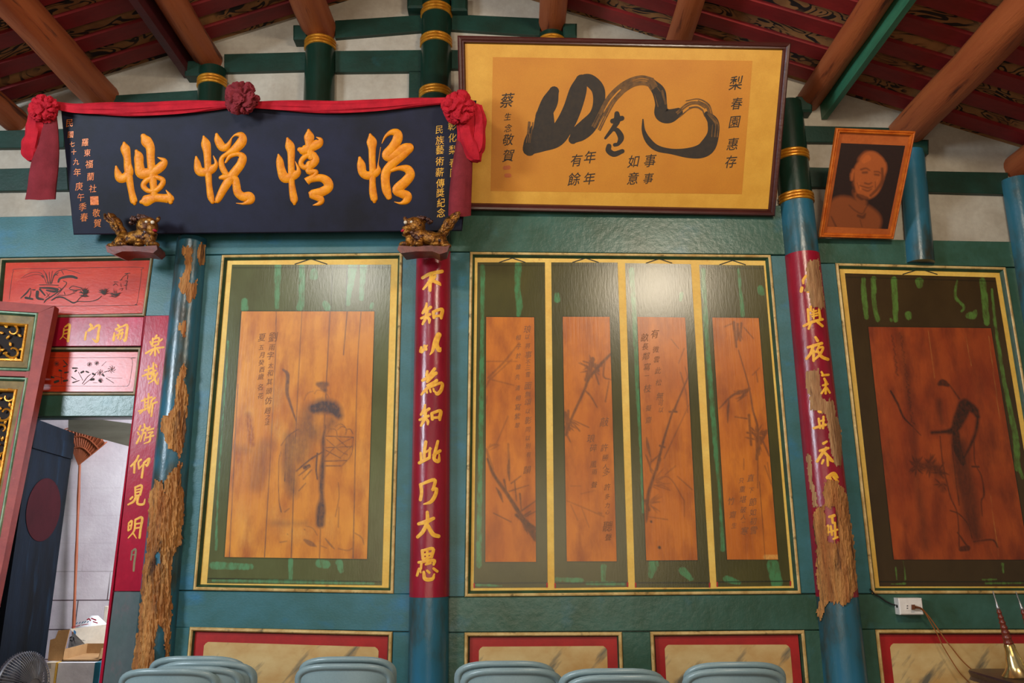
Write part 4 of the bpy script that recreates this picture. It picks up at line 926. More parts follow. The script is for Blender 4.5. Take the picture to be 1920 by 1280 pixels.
painting(t, W3, 1.5, m_wood3, [
  ('ink', [[(145, 328, 5), (185, 400, 6), (215, 470, 5), (265, 522, 4)], [(265, 522, 2), (310, 570, 2)]], dict(soft=1, k=.85, **r7)),
  ('ink', dash, dict(soft=1, k=.6, **r7)),
  ('ink', [[(195, 20, 18), (225, 200, 16), (250, 400, 14), (268, 520, 12), (280, 700, 12), (300, 900, 12), (340, 1180, 14)]], dict(soft=8, k=.4, **r7)),
  ('ink', [[(410, 290, 10), (430, 282, 18), (458, 296, 10)], [(470, 300, 3), (520, 370, 4)]], dict(soft=1.5, k=.8, **r7)),
  ('ink', [[(550, 410, 38), (520, 480, 34), (490, 540, 22), (440, 550, 10), (370, 555, 9)], [(550, 400, 30), (600, 430, 22), (622, 470, 12)], [(622, 470, 10), (605, 570, 9), (548, 690, 8)], [(500, 560, 22), (510, 640, 26), (540, 720, 20)]], dict(soft=2.5, k=.88, **r7)),
  ('ink', [[(525, 620, 30), (535, 760, 50), (570, 900, 48), (595, 1050, 42), (622, 1120, 30)]], dict(soft=8, k=.62, **r7)),
  ('ink', [[(410, 380, 14), (415, 450, 14), (425, 500, 8)]], dict(soft=4, k=.5, **r7)),
  ('ink', [[(415, 575, 3), (430, 720, 3), (470, 900, 3), (510, 1000, 3), (520, 1180, 4)], [(600, 600, 3), (605, 720, 3), (640, 790, 3), (655, 890, 5), (640, 930, 4), (645, 1010, 3)], [(470, 980, 3), (520, 1000, 4), (570, 1060, 4), (590, 1130, 4)], [(510, 1100, 4), (560, 1170, 5)], [(530, 1190, 14), (565, 1185, 16)], [(600, 1150, 4), (700, 1140, 5), (730, 1180, 4)], [(590, 740, 6), (625, 742, 6)], [(480, 620, 4), (500, 800, 4), (520, 950, 4)]], dict(soft=1, k=.75, **r7)),
  ('ink', bush, dict(soft=1.2, k=.72, **r7)),
  ('ink', [[(290, 740, 22), (370, 740, 28), (420, 780, 18)], [(430, 840, 12), (428, 870, 8)]], dict(soft=5, k=.6, **r7)),
  ('pale', [[(350, 0, .8), (385, 260, .8)], [(555, 30, .8), (585, 190, .8)], [(680, 30, .8), (740, 480, .8)], [(690, 900, .8), (735, 1230, .8)]], dict(soft=.6, k=.5, **r7))])
hanger(t, 1725, 514, 32, 10)

# --- dado panels under the mid rail (only their upper parts show)
def dado(label, otl, otr, rtl, rtr, btl, btr):
    zb = 0.25
    a, b = P(*otl), P(*otr)
    q = [Vector((a.x, 0, zb)), Vector((b.x, 0, zb)), b, a]
    t = thing('dado', label, 'dado panel', base_of(q), 'low painted dado panels')
    part('moulding', moulding(MB(), q, [(0, 0.0), (0.005, .008), (.013, .009), (.019, .002), (.026, -.016)], NW, [0, 0, 0, 1]), [m_cream, m_cove], t, ang=20)
    c, d = P(*rtl, YB), P(*rtr, YB)
    q = [Vector((c.x, YB, zb + .02)), Vector((d.x, YB, zb + .02)), d, c]
    part('red_field', MB().hexa(q, [p + Vector((0, .001, 0)) for p in q]), m_redbase, t)
    e, f_ = P(*btl, YM), P(*btr, YM); k = .02
    loop = [Vector((e.x, YM, zb + .09)), Vector((f_.x, YM, zb + .09)), Vector((f_.x, YM, f_.z - k)), Vector((f_.x - k * .4, YM, f_.z - k * .4)), Vector((f_.x - k, YM, f_.z)), Vector((e.x + k, YM, e.z)), Vector((e.x + k * .4, YM, e.z - k * .4)), Vector((e.x, YM, e.z - k))]
    n_ = len(loop); mb = MB().add(loop + [p + Vector((0, .001, 0)) for p in loop], [tuple(range(n_))] + [(i, i + n_, (i + 1) % n_ + n_, (i + 1) % n_) for i in range(n_)])
    part('marbled_field', mb, m_dado, t)
dado('red-edged dado panel below the basket figure, left of the central column', (356, 1175), (736, 1184), (365, 1184), (728, 1192), (383, 1203), (710, 1212.5))
dado('red-edged dado panel just right of the central column', (871, 1185.5), (1166, 1184.4), (881, 1194), (1157, 1193), (898, 1212), (1138, 1210.6))
dado('red-edged dado panel just left of the peeling right column', (1219, 1184), (1508, 1181), (1228, 1193), (1496, 1189), (1246, 1208.5), (1481, 1208))
dado('dark dado panel under the wall socket', (1641, 1180), (1995, 1180), (1647, 1189), (1987, 1189), (1668, 1206), (1965, 1206))

# ================================================================== DOOR BAY (left)
K0 = dict(org=(0, 480), sc_=6.4)
PROF2 = [(0, 0.0), (0.005, 0.008), (0.014, 0.008), (0.020, -0.002), (0.026, -0.016)]
def painted_board(name, label, cat, outer, field, lines, strokes, kw, fade=None):
    q = pxq(wallplane(0.0), *outer)
    t = thing(name, label, cat, base_of(q), 'red painted panels over the doorway')
    part('moulding', moulding(MB(), q, PROF2, NW, [0, 0, 1, 1]), [m_khaki, m_cove], t, ang=20)
    qf = pxq(wallplane(.014), *field)
    mb = MB().hexa(qf, [p + Vector((0, .001, 0)) for p in qf])
    s = wallplane(.014)
    brush(mb, s, lines, off=.0005, mi=1, **kw); brush(mb, s, strokes, off=.0007, mi=1, rk=.75, **kw)
    part('painted_field', mb, [m_redboard, m_ink], t)
    return t
lines = [[(110, 515, 2.4), (125, 400, 2.4), (150, 220, 2.4), (165, 185, 2.4), (200, 155, 2.4), (700, 146, 2.4), (1640, 133, 2.4), (1690, 165, 2.4), (1698, 210, 2.4), (1650, 540, 2.4), (1620, 580, 2.4), (1580, 590, 2.4), (700, 600, 2.4), (300, 604, 2.4)]]
garden = [[(250, 270, 2), (320, 220, 3), (400, 195, 3), (500, 210, 4), (560, 330, 4)], [(280, 260, 2), (430, 220, 3), (530, 240, 4)], [(520, 170, 3), (560, 230, 5), (575, 330, 5)], [(545, 215, 4), (585, 330, 5)], [(590, 190, 4), (598, 330, 5)], [(630, 180, 4), (605, 330, 5)], [(700, 200, 6), (650, 240, 5), (620, 330, 5)], [(960, 210, 3), (830, 170, 4), (740, 165, 5), (660, 210, 5), (615, 330, 5)], [(765, 220, 4), (740, 175, 5)], [(500, 235, 8), (520, 260, 6)], [(660, 215, 8), (690, 230, 6)],
  [(475, 345, 6), (600, 345, 6), (700, 350, 6)], [(480, 380, 10), (600, 385, 18), (690, 400, 20)], [(560, 410, 12), (640, 425, 18), (690, 420, 14)], [(700, 310, 14), (720, 270, 16), (790, 250, 20), (860, 245, 22), (920, 262, 18)], [(760, 300, 5), (800, 320, 6), (770, 370, 6), (710, 420, 7), (640, 470, 9), (560, 520, 10), (530, 555, 7)], [(800, 330, 4), (730, 420, 4), (680, 470, 5)], [(700, 375, 5), (730, 390, 5), (720, 430, 5)],
  [(250, 505, 6), (320, 440, 12), (365, 385, 5), (370, 440, 6), (350, 510, 10)], [(390, 405, 8), (420, 405, 9)], [(310, 500, 20), (390, 515, 14)], [(450, 430, 25), (450, 500, 22), (520, 520, 12)], [(480, 400, 16), (540, 470, 10)], [(560, 440, 3), (600, 500, 3)], [(600, 450, 3), (550, 500, 3)],
  [(620, 530, 8), (680, 495, 12), (750, 495, 12), (820, 530, 10), (880, 560, 12), (940, 545, 6), (1080, 545, 5), (1170, 520, 6), (1220, 480, 5)], [(700, 470, 5), (800, 470, 4), (900, 440, 4)], [(770, 430, 5), (780, 460, 5)], [(830, 390, 5), (870, 360, 5), (930, 370, 6), (985, 385, 4)], [(840, 400, 7), (900, 410, 8), (970, 400, 5)], [(880, 430, 6), (920, 420, 5)], [(920, 550, 5), (960, 500, 5), (1010, 470, 5)],
  [(1500, 210, 5), (1560, 205, 5)], [(1530, 215, 5), (1480, 250, 3), (1450, 290, 3)], [(1535, 230, 4), (1530, 280, 4)], [(1505, 300, 4), (1530, 300, 4), (1515, 340, 4)], [(1495, 350, 4), (1530, 345, 4)], [(1515, 350, 4), (1515, 405, 3)], [(1440, 290, 4), (1465, 280, 4)], [(1450, 330, 3), (1455, 370, 3)], [(1430, 400, 3), (1475, 385, 3), (1460, 415, 3)], [(1370, 310, 5), (1415, 310, 4)], [(1360, 350, 5), (1390, 330, 4), (1410, 350, 4)]]
garden += fan_leaves(1010, 440, 34, 70, 190, 340, 4, 51) + fan_leaves(1010, 480, 20, 60, 160, 380, 4, 52) + fan_leaves(1255, 450, 30, 75, 180, 350, 4, 53) + fan_leaves(1390, 480, 30, 80, 170, 350, 3, 54)
painted_board('door_painting', 'vermilion panel painted with an orchid pot and garden rocks, above the red lintel', 'door painting', [(1, 484), (288, 479), (272, 593), (-9, 598)], [(6, 487), (286, 482), (271, 591), (-6, 595)], lines, garden, K0)
K7 = dict(org=(70, 640), sc_=9.6)
lines = [[(-200, 293, 3), (200, 293, 3), (1660, 290, 3), (1685, 305, 3), (1712, 345, 3), (1700, 500, 3), (1660, 740, 3), (1620, 800, 3), (1560, 806, 3), (900, 805, 3), (-200, 800, 3)]]
lotus = [[(810, 760, 8), (900, 640, 8), (960, 590, 6)], [(830, 780, 6), (1000, 640, 6), (1060, 560, 5)], [(740, 550, 6), (820, 700, 6)], [(1240, 660, 8), (1380, 750, 6)], [(1210, 550, 9), (1280, 530, 7)], [(1160, 440, 4), (1240, 360, 3)], [(1260, 640, 3), (1400, 660, 3), (1530, 655, 2)], [(640, 480, 20), (720, 480, 14)], [(680, 540, 16), (700, 520, 20)], [(790, 560, 22), (830, 540, 22)], [(880, 540, 18), (920, 555, 16)], [(960, 690, 22), (1010, 680, 30)], [(1120, 700, 26), (1150, 730, 14)], [(1180, 600, 24), (1200, 620, 16)], [(1000, 580, 24), (1040, 600, 14)], [(1000, 740, 4), (1080, 745, 3)], [(470, 340, 10), (540, 420, 14)], [(400, 520, 24), (440, 530, 16)], [(480, 450, 18), (520, 440, 10)], [(500, 560, 20), (560, 550, 12)], [(430, 560, 5), (440, 760, 5)], [(260, 640, 24), (300, 650, 16)], [(320, 730, 30), (380, 710, 26)], [(480, 710, 24), (540, 700, 20)], [(300, 620, 5), (480, 660, 5)], [(620, 640, 12), (700, 690, 8)], [(640, 740, 14), (760, 700, 6)]]
for cx, cy, r in ((940, 410, 45), (1070, 390, 42), (1340, 500, 70), (1130, 560, 60), (350, 400, 50), (1140, 700, 45)):
    for a in range(0, 360, 45):
        c_, s_ = math.cos(math.radians(a)), math.sin(math.radians(a))
        lotus.append([(cx, cy, 3), (cx + c_ * r * .6 - s_ * r * .25, cy + s_ * r * .6 + c_ * r * .25, 5), (cx + c_ * r, cy + s_ * r, 3)])
painted_board('door_painting', 'vermilion panel painted with chrysanthemums, below the red lintel', 'door painting', [(-32, 651), (266, 651), (255, 741), (-42, 741)], [(-28, 654), (264, 654), (254, 740), (-38, 740)], lines, lotus, K7)

# red lintel and jamb boards with gold writing
t = thing('lintel_board', 'crimson lintel board with three gold characters over the doorway', 'door lintel', base_of(pxq(wallplane(0), (-100, 595), (271, 594), (264, 649), (-104, 649))))
part('board', MB().board(pxq(wallplane(-.008), (-100, 596), (270, 594), (264, 648), (-104, 650)), .04, bev=.002), m_red, t)
L_ = dict(org=(90, 580), sc_=10.667)
for st in ([[(320, 380, 14), (300, 520, 12), (240, 600, 6)], [(340, 350, 14), (430, 300, 25), (420, 450, 25), (400, 630, 28)], [(320, 420, 14), (400, 400, 14)], [(320, 490, 14), (400, 470, 14)], [(300, 540, 8), (370, 590, 10)]],
           [[(850, 300, 25), (880, 350, 30), (830, 410, 30), (800, 430, 15)], [(765, 450, 18), (740, 600, 22)], [(900, 390, 15), (970, 330, 20), (1030, 330, 28), (1010, 450, 25), (980, 640, 32), (880, 580, 5)]],
           [[(1400, 310, 20), (1430, 350, 22)], [(1360, 400, 25), (1470, 340, 15)], [(1330, 470, 18), (1310, 610, 30)], [(1470, 350, 15), (1580, 310, 25), (1575, 450, 28), (1545, 620, 28), (1500, 590, 10)], [(1400, 430, 18), (1500, 400, 20)], [(1370, 520, 22), (1500, 470, 20)], [(1440, 430, 18), (1400, 580, 20)], [(1490, 450, 18), (1470, 560, 18), (1430, 610, 10)]]):
    part('character', brush(MB(), wallplane(-.008), st, off=.0006, relief=.0006, per=5, **L_), m_goldpaint, t, label='gold painted character')
t = thing('jamb_board', 'tall door jamb board, crimson couplet above and bare grey-green below', 'door jamb', base_of([down(187, 1280, 0, -.01), down(249, 1280, 0, -.01)]))
YJ = -.014
qa = pxq(wallplane(YJ), (271, 592), (319, 591), (264, 1108), (214, 1108))
part('couplet_strip', MB().board(qa, .05, bev=.002), m_red, t, label='crimson strip with eight gold characters')
qb = [down(193, 1240, 0, YJ), down(250, 1240, 0, YJ), P(264, 1109, YJ), P(214, 1109, YJ)]
part('lower_jamb', MB().board(qb, .05, bev=.002), m_jamb, t, label='worn grey-green lower part')
e0, e1 = P(272, 592, YJ), down(193, 1240, 0, YJ)
part('edge_strip', MB().hexa([e1 + Vector((-.018, .004, 0)), e1 + Vector((.004, -.003, 0)), e0 + Vector((.004, -.003, -.002)), e0 + Vector((-.002, .004, -.002))], [e1 + Vector((-.018, .05, 0)), e1 + Vector((.004, .05, 0)), e0 + Vector((.004, .05, -.002)), e0 + Vector((-.002, .05, -.002))]), m_red, t)
Cc = dict(org=(230, 600), sc_=4.92); Dd = dict(org=(210, 840), sc_=4.92)
for kw, st in [
 (Cc, [[(315, 140, 9), (300, 165, 9)], [(280, 170, 10), (275, 240, 9)], [(285, 175, 8), (335, 165, 9), (330, 220, 9)], [(280, 205, 7), (330, 195, 7)], [(280, 238, 8), (330, 225, 8)], [(255, 200, 8), (265, 225, 8)], [(365, 175, 9), (340, 200, 6)], [(215, 305, 10), (290, 265, 10), (378, 250, 9)], [(300, 240, 9), (300, 325, 10)], [(285, 270, 9), (255, 320, 8)], [(320, 265, 9), (335, 300, 9)]]),
 (Cc, [[(240, 425, 9), (240, 495, 9)], [(205, 465, 8), (280, 440, 9)], [(185, 515, 9), (290, 470, 10), (310, 465, 6)], [(230, 500, 9), (235, 545, 9)], [(230, 505, 8), (270, 495, 9), (265, 540, 8)], [(235, 545, 8), (265, 535, 8)], [(285, 395, 9), (285, 470, 10), (300, 550, 11), (325, 590, 8), (330, 535, 4)], [(320, 490, 10), (290, 545, 9), (240, 585, 5)], [(305, 410, 8), (315, 430, 8)]]),
 (Cc, [[(205, 720, 8), (205, 830, 8)], [(240, 680, 9), (235, 820, 9)], [(175, 745, 8), (270, 710, 9)], [(205, 765, 7), (235, 755, 7)], [(205, 795, 7), (235, 785, 7)], [(150, 840, 9), (255, 805, 9)], [(185, 835, 9), (160, 860, 8)], [(235, 830, 8), (245, 850, 8)], [(300, 715, 9), (265, 750, 9), (245, 860, 6)], [(265, 775, 8), (318, 755, 9)], [(280, 770, 9), (265, 885, 9)]]),
 (Cc, [[(165, 975, 9), (150, 1010, 9)], [(140, 1035, 9), (150, 1055, 9)], [(130, 1135, 10), (155, 1085, 9), (165, 1060, 5)], [(200, 960, 9), (205, 990, 9)], [(175, 1015, 8), (225, 995, 9)], [(195, 1010, 8), (165, 1120, 6)], [(190, 1045, 7), (215, 1040, 8), (200, 1110, 7)], [(250, 985, 9), (225, 1020, 8)], [(235, 1015, 8), (285, 1000, 9)], [(240, 1040, 8), (280, 1030, 8), (255, 1060, 6)], [(215, 1085, 8), (285, 1065, 9)], [(255, 1060, 9), (250, 1115, 9), (200, 1138, 5)]]),
 (Dd, [[(245, 70, 10), (220, 120, 11), (175, 165, 9)], [(210, 140, 11), (205, 225, 10)], [(270, 105, 9), (245, 130, 9), (250, 190, 9)], [(250, 190, 8), (285, 150, 7)], [(300, 130, 9), (345, 95, 11), (325, 160, 11), (310, 150, 6)], [(295, 135, 10), (285, 200, 10), (275, 270, 11)]]),
 (Dd, [[(215, 365, 9), (215, 440, 9)], [(215, 360, 9), (275, 345, 11), (260, 430, 10)], [(220, 385, 7), (265, 375, 7)], [(220, 410, 7), (262, 400, 7)], [(215, 440, 8), (262, 430, 8)], [(225, 440, 11), (200, 490, 11), (150, 520, 8)], [(245, 440, 11), (235, 510, 11), (290, 515, 11), (305, 470, 5)], [(170, 470, 9), (190, 450, 9)]]),
 (Dd, [[(155, 690, 8), (150, 760, 8)], [(155, 690, 8), (185, 670, 9), (175, 740, 8)], [(150, 720, 7), (178, 710, 7)], [(150, 760, 7), (175, 745, 7)], [(215, 670, 10), (205, 760, 9), (150, 828, 5)], [(215, 660, 9), (278, 640, 12), (265, 740, 11), (255, 825, 11)], [(215, 700, 8), (265, 690, 8)], [(210, 740, 8), (262, 730, 8)], [(200, 790, 8), (225, 830, 4)]]),
 (Dd, [[(185, 950, 8), (175, 1030, 7)], [(185, 950, 8), (220, 935, 9), (205, 1060, 10), (200, 1130, 9)], [(185, 985, 5), (210, 980, 5)]])]:
    part('character', brush(MB(), wallplane(YJ), st, off=.0006, relief=.0006, per=5, **kw), m_goldpaint if st[0][0][1] != 950 else m_khaki, t, label='gold painted character')

# dark door leaf standing open into the back room
h0 = P(63, 783, .03); zt = h0.z; yr = .72
pr = wallplane(yr).hit(140, 812); xr_ = pr.x
t = thing('door_leaf', 'dark blue door leaf with a dark red disc, standing open in the doorway', 'door', (h0.x - .02, .05, 0))
mb = MB(); dvec = Vector((xr_ - h0.x, yr - .03, 0)); nn = Vector((dvec.y, -dvec.x, 0)).normalized()
if nn.x < 0: nn = -nn
A0 = Vector((h0.x, .03, .0)); A1 = Vector((xr_, yr, 0)); TH = -nn * .04
mb.hexa([A0, A1, A1 + Vector((0, 0, zt)), A0 + Vector((0, 0, zt))], [A0 + TH, A1 + TH, A1 + TH + Vector((0, 0, zt)), A0 + TH + Vector((0, 0, zt))])
part('leaf', mb, m_doorblue, t)
dp = Plane(A0, nn)
mb = MB(); cx_, cy_ = 82, 955; ring = []
cen = dp.hit(cx_, cy_, .003); e_ = dvec.normalized(); R_ = .30
ringp = [cen + e_ * (R_ * .9 * math.cos(a)) + Vector((0, 0, R_ * .62 * math.sin(a))) for a in np.linspace(0, 2 * math.pi, 40, endpoint=False)]
mb.add(ringp, [tuple(range(40))]); part('painted_disc', mb, m_darkred, t, label='dark red painted disc')
mb = MB()
for zc in (zt - .12, 1.2, .25): mb.hexa([A0 + dvec * .02 + nn * .001 + Vector((0, 0, zc - .05)), A1 - dvec * .02 + nn * .001 + Vector((0, 0, zc - .05)), A1 - dvec * .02 + nn * .001 + Vector((0, 0, zc + .05)), A0 + dvec * .02 + nn * .001 + Vector((0, 0, zc + .05))],
                                       [A0 + dvec * .02 + nn * .012 + Vector((0, 0, zc - .05)), A1 - dvec * .02 + nn * .012 + Vector((0, 0, zc - .05)), A1 - dvec * .02 + nn * .012 + Vector((0, 0, zc + .05)), A0 + dvec * .02 + nn * .012 + Vector((0, 0, zc + .05))])
for nm_, i in (('rail', 0),):
    m1 = MB(); m1.v = mb.v[i * 8:i * 8 + 8]; m1.f = [[j - i * 8 for j in q] for q in mb.f[i * 6:i * 6 + 6]]; m1.m = [0] * 6
    part('rail', m1, m_doorblue, t)
# timber and rake seen through the doorway
mb = MB().hexa([P(128, 806, .95), P(262, 842, .95), P(262, 796, .95), P(128, 778, .95)], [p + Vector((0, .12, 0)) for p in (P(128, 806, .95), P(262, 842, .95), P(262, 796, .95), P(128, 778, .95))])
struct('trim_90', mb, m_timber)
wr = wallplane(1.44)
t = thing('bamboo_rake', 'reddish bamboo rake standing against the white wall inside the doorway', 'rake', (wr.hit(133, 1300).x, 1.44, 0))
pb = wr.hit(136, 1230); pt = wr.hit(150, 858); dirp = (pt - pb).normalized(); p0 = pb - dirp * (pb.z / dirp.z)
part('pole', MB().tube([p0 + (pt - p0) * (i / 14) for i in range(15)], [.009 + (.0025 if i % 3 == 0 else 0) for i in range(15)], 10), m_bamboo, t)
def fanpt(u, v): # u along arc 0..1, v radius 0..1
    a = wr.hit(150, 872); L0 = wr.hit(128, 806); R0 = wr.hit(206, 830)
    e = L0 + (R0 - L0) * u + Vector((0, 0, .07 * math.sin(math.pi * u)))
    return a + (e - a) * v + Vector((0, -.02 - .03 * v, 0))
for i in range(13):
    u = i / 12
    part('tine', MB().tube([fanpt(u, v) for v in (0, .3, .6, .85, 1.0)] + [fanpt(u, 1.0) + Vector((0, -.035, -.015))], [.004, .005, .006, .006, .005, .004], 6), m_bamboo, t)
for v in (.45, .72):
    part('binding', MB().tube([fanpt(u, v) + Vector((0, -.008, 0)) for u in np.linspace(0, 1, 12)], .006, 6), m_bamboo, t)
mb = MB(); rr0 = [fanpt(u, .3) for u in np.linspace(0, 1, 14)]; rr1 = [fanpt(u, .96) for u in np.linspace(0, 1, 14)]
mb.rings([rr0, rr1, [p + Vector((0, .004, 0)) for p in rr1], [p + Vector((0, .004, 0)) for p in rr0], rr0], close=False, cap=False)
part('woven_head', mb, m_bamboo, t)

# carved screen leaf leaning on the wall at the far left
ph = math.radians(5); sl = Plane(P(102, 574, -.10), (0, -math.cos(ph), math.sin(ph)))
def SQ(tl, tr, br_, bl, off=0): return pxq(sl, tl, tr, br_, bl, off)
t = thing('carved_screen', 'red-framed carved gilt screen leaf leaning on the wall at the far left', 'carved screen', (sl.hit(-20, 900).x, sl.hit(20, 1900).y, 0))
def slab(q, th, mb=None, n=None):
    n = n or sl.n; mb = mb or MB()
    return mb.hexa(q, [Vector(p) - n * th for p in q])
up = Vector((0, math.sin(ph), math.cos(ph)))
def SL(p, z):  # slide a screen point down to height z
    p = Vector(p); return p + up * ((z - p.z) / up.z)
b0, b1 = sl.hit(72, 586), sl.hit(102, 574)
q = [SL(b0, .02), SL(b1, .02), b1, b0]
part('stile', slab(q, .05), m_leafred, t)
q = SQ((-130, 554), (102, 573), (73, 586), (-130, 574), .001); part('top_rail', slab(q, .05), m_leafred, t)
q = SQ((-130, 690), (55, 697), (54, 706), (-130, 700), .001); part('middle_rail', slab(q, .05), m_leafred, t)
q0 = SQ((-130, 574), (72, 587), (56, 696), (-130, 690)); q1 = SQ((-130, 702), (53, 708), (0, 1010), (-200, 1005))
q2 = [SL(q1[0], .3), SL(q1[1], .3) , q1[1] - up * .12, q1[0] - up * .12]
part('lower_rail', slab([q1[0] - up * .12, q1[1] - up * .12, q1[1], q1[0]], .05), m_leafred, t)
part('lower_board', slab(q2, .03), m_leafred, t)
for qq in (q0, q1):
    fr = part('moulding', moulding(MB(), qq, [(0, 0), (.004, .008), (.012, .006), (.022, -.004), (.024, -.006), (.062, -.022)], sl.n, [0, 0, 1, 2, 2]), [m_palegreen, m_cove, m_khaki], t, ang=15)
    qi = inset(qq, .062); qi = [p - sl.n * .022 for p in qi]
    part('gilt_border', moulding(MB(), qi, [(0, 0), (.003, .008), (.012, .010), (.016, .002), (.018, -.008)], sl.n, [0, 0, 0, 0]), m_gold, t, ang=20)
    part('backing', slab([p - sl.n * .02 for p in qi], .01), m_void, t)
    # openwork: leafy scrolls, a leaping horse at the edge of the upper one
    mb = MB(); a, b, c, d = qi; r = random.Random(3)
    def U(u, v, h=0): return a + (b - a) * u + (d - a) * v + sl.n * (h - .012)
    Wd, Hd = (b - a).length, (d - a).length
    nU = max(3, int(Wd / .1)); nV = max(2, int(Hd / .09))
    for i in range(nU):
        for j in range(nV):
            u0, v0 = (i + .5) / nU, (j + .5) / nV; R0 = .042; a0 = r.uniform(0, 6.28); sg = r.choice((-1, 1))
            pts = []; rad = []
            for k in range(13):
                f_ = k / 12; ang = a0 + sg * f_ * 5.2; rr2 = R0 * (1.15 - .85 * f_)
                pts.append(U(u0 + rr2 * math.cos(ang) / Wd, v0 + rr2 * math.sin(ang) / Hd, .006 + .008 * f_)); rad.append(.0075 * (1 - .3 * f_))
            mb.tube(pts, rad, 6)
            for k in range(4):
                ang = a0 + k * 1.6; mb.ball(U(u0 + .048 * math.cos(ang) / Wd, v0 + .048 * math.sin(ang) / Hd, .006), (.016, .006, .009), 1, rot=Matrix.Rotation(-ang, 3, 'Y'))
    part('openwork_scrolls', mb, m_gold, t, kind='stuff')

# ================================================================== SIGNBOARD
ps = math.radians(23.5); sg = Plane(P(500, 438, -.14), (0, -math.cos(ps), -math.sin(ps)))
sq = pxq(sg, (113, 203), (893, 188), (866, 433), (137, 440))
t = thing('signboard', 'long black signboard with four large gold characters, tilted forward over two carved lions', 'signboard', (sq[0] + sq[1]) / 2)
mb = MB(); bk = [p - sg.n * .03 for p in sq]; ins = inset(sq, .006)
mb.add([*[p + sg.n * 0 for p in ins], *[p - sg.n * .006 for p in sq], *bk], [(0, 1, 2, 3)] + [(i, i + 4, (i + 1) % 4 + 4, (i + 1) % 4) for i in range(4)] + [(i + 4, i + 8, (i + 1) % 4 + 8, (i + 1) % 4 + 4) for i in range(4)] + [(11, 10, 9, 8)])
part('board', mb, m_navy, t)
S1 = dict(org=(200, 220), sc_=5.3333); S2 = dict(org=(500, 220), sc_=5.3333)
BIG = [
 (S1, [[(175, 258, 14), (185, 310, 44), (205, 400, 34), (212, 500, 36), (228, 620, 33), (248, 740, 30), (272, 835, 33), (280, 862, 16)], [(95, 492, 10), (105, 540, 26), (130, 600, 42), (175, 605, 40), (228, 550, 38), (240, 450, 5)], [(368, 190, 26), (395, 235, 50), (435, 300, 42), (440, 400, 37), (448, 500, 36), (458, 600, 37), (470, 700, 32), (475, 800, 32)], [(297, 338, 16), (320, 390, 42), (325, 470, 42), (345, 555, 50), (420, 555, 45), (500, 525, 42), (560, 475, 40), (575, 432, 24), (512, 400, 4)], [(470, 600, 25), (400, 630, 26), (368, 685, 26), (420, 735, 22), (500, 725, 26), (555, 670, 26), (560, 625, 24), (500, 596, 20)], [(350, 845, 20), (390, 835, 50), (480, 805, 38), (570, 808, 38), (630, 815, 42), (640, 845, 22)], [(594, 728, 4), (625, 770, 16), (640, 800, 24)]]),
 (S1, [[(970, 192, 10), (990, 260, 42), (1005, 350, 36), (1010, 450, 32), (1015, 550, 32), (1025, 680, 28), (1040, 790, 31), (1060, 845, 20)], [(895, 396, 10), (905, 450, 28), (925, 535, 40), (990, 545, 38), (1060, 512, 38), (1095, 462, 18), (1068, 385, 4)], [(1100, 172, 15), (1115, 230, 35), (1160, 300, 38), (1212, 282, 26), (1252, 205, 5)], [(1215, 250, 5), (1280, 180, 10), (1345, 180, 32), (1352, 240, 45), (1290, 312, 40), (1210, 362, 22), (1152, 410, 22), (1150, 480, 27), (1180, 545, 28), (1215, 590, 20)], [(1190, 450, 10), (1240, 385, 22), (1320, 368, 22), (1358, 402, 38), (1340, 470, 40), (1280, 550, 42), (1230, 620, 42), (1170, 715, 38), (1112, 825, 28), (1092, 845, 12)], [(1140, 603, 18), (1180, 596, 30), (1240, 590, 30), (1290, 620, 30), (1298, 680, 36), (1312, 750, 38), (1360, 792, 40), (1425, 795, 46), (1435, 832, 36), (1370, 862, 12), (1296, 858, 3)]]),
 (S2, [[(208, 212, 12), (230, 280, 42), (245, 350, 35), (245, 450, 31), (248, 550, 31), (250, 650, 28), (262, 750, 33), (275, 825, 34), (278, 864, 14)], [(118, 372, 8), (130, 430, 32), (145, 520, 38), (178, 602, 45), (240, 597, 40), (302, 560, 36), (318, 520, 18), (286, 440, 3)], [(420, 130, 14), (425, 190, 46), (425, 260, 36), (430, 330, 36), (445, 390, 36)], [(330, 322, 22), (370, 330, 42), (450, 297, 42), (520, 258, 42), (538, 222, 20), (498, 198, 4)], [(440, 368, 25), (375, 400, 25), (342, 455, 24), (375, 500, 24), (440, 480, 36), (488, 430, 36), (470, 375, 30)], [(430, 470, 35), (425, 540, 30), (495, 542, 20), (478, 582, 22), (400, 640, 36), (440, 618, 32), (540, 605, 35), (605, 640, 42), (618, 700, 42), (550, 745, 42), (452, 768, 36), (520, 800, 35), (548, 832, 28), (525, 862, 20), (465, 878, 4)]]),
 (S2, [[(1035, 172, 12), (1050, 240, 46), (1055, 320, 34), (1055, 420, 31), (1060, 520, 31), (1058, 640, 29), (1062, 740, 34), (1075, 815, 32), (1078, 842, 16)], [(930, 405, 14), (945, 470, 38), (960, 550, 38), (1010, 582, 38), (1080, 560, 38), (1118, 525, 26), (1116, 460, 5), (1140, 300, 3)], [(1152, 260, 3), (1190, 190, 13), (1250, 150, 26), (1302, 162, 42), (1308, 220, 45), (1260, 300, 42), (1205, 375, 48), (1235, 402, 36), (1300, 365, 45), (1380, 315, 48), (1425, 305, 44)], [(1425, 318, 36), (1340, 390, 42), (1250, 470, 40), (1195, 550, 42), (1187, 640, 40), (1200, 730, 40), (1222, 795, 28)], [(1250, 530, 18), (1330, 508, 22), (1408, 518, 38), (1436, 575, 42), (1390, 640, 45), (1305, 722, 46), (1350, 760, 40), (1405, 785, 42), (1395, 832, 34), (1340, 858, 13), (1278, 845, 3)]])]
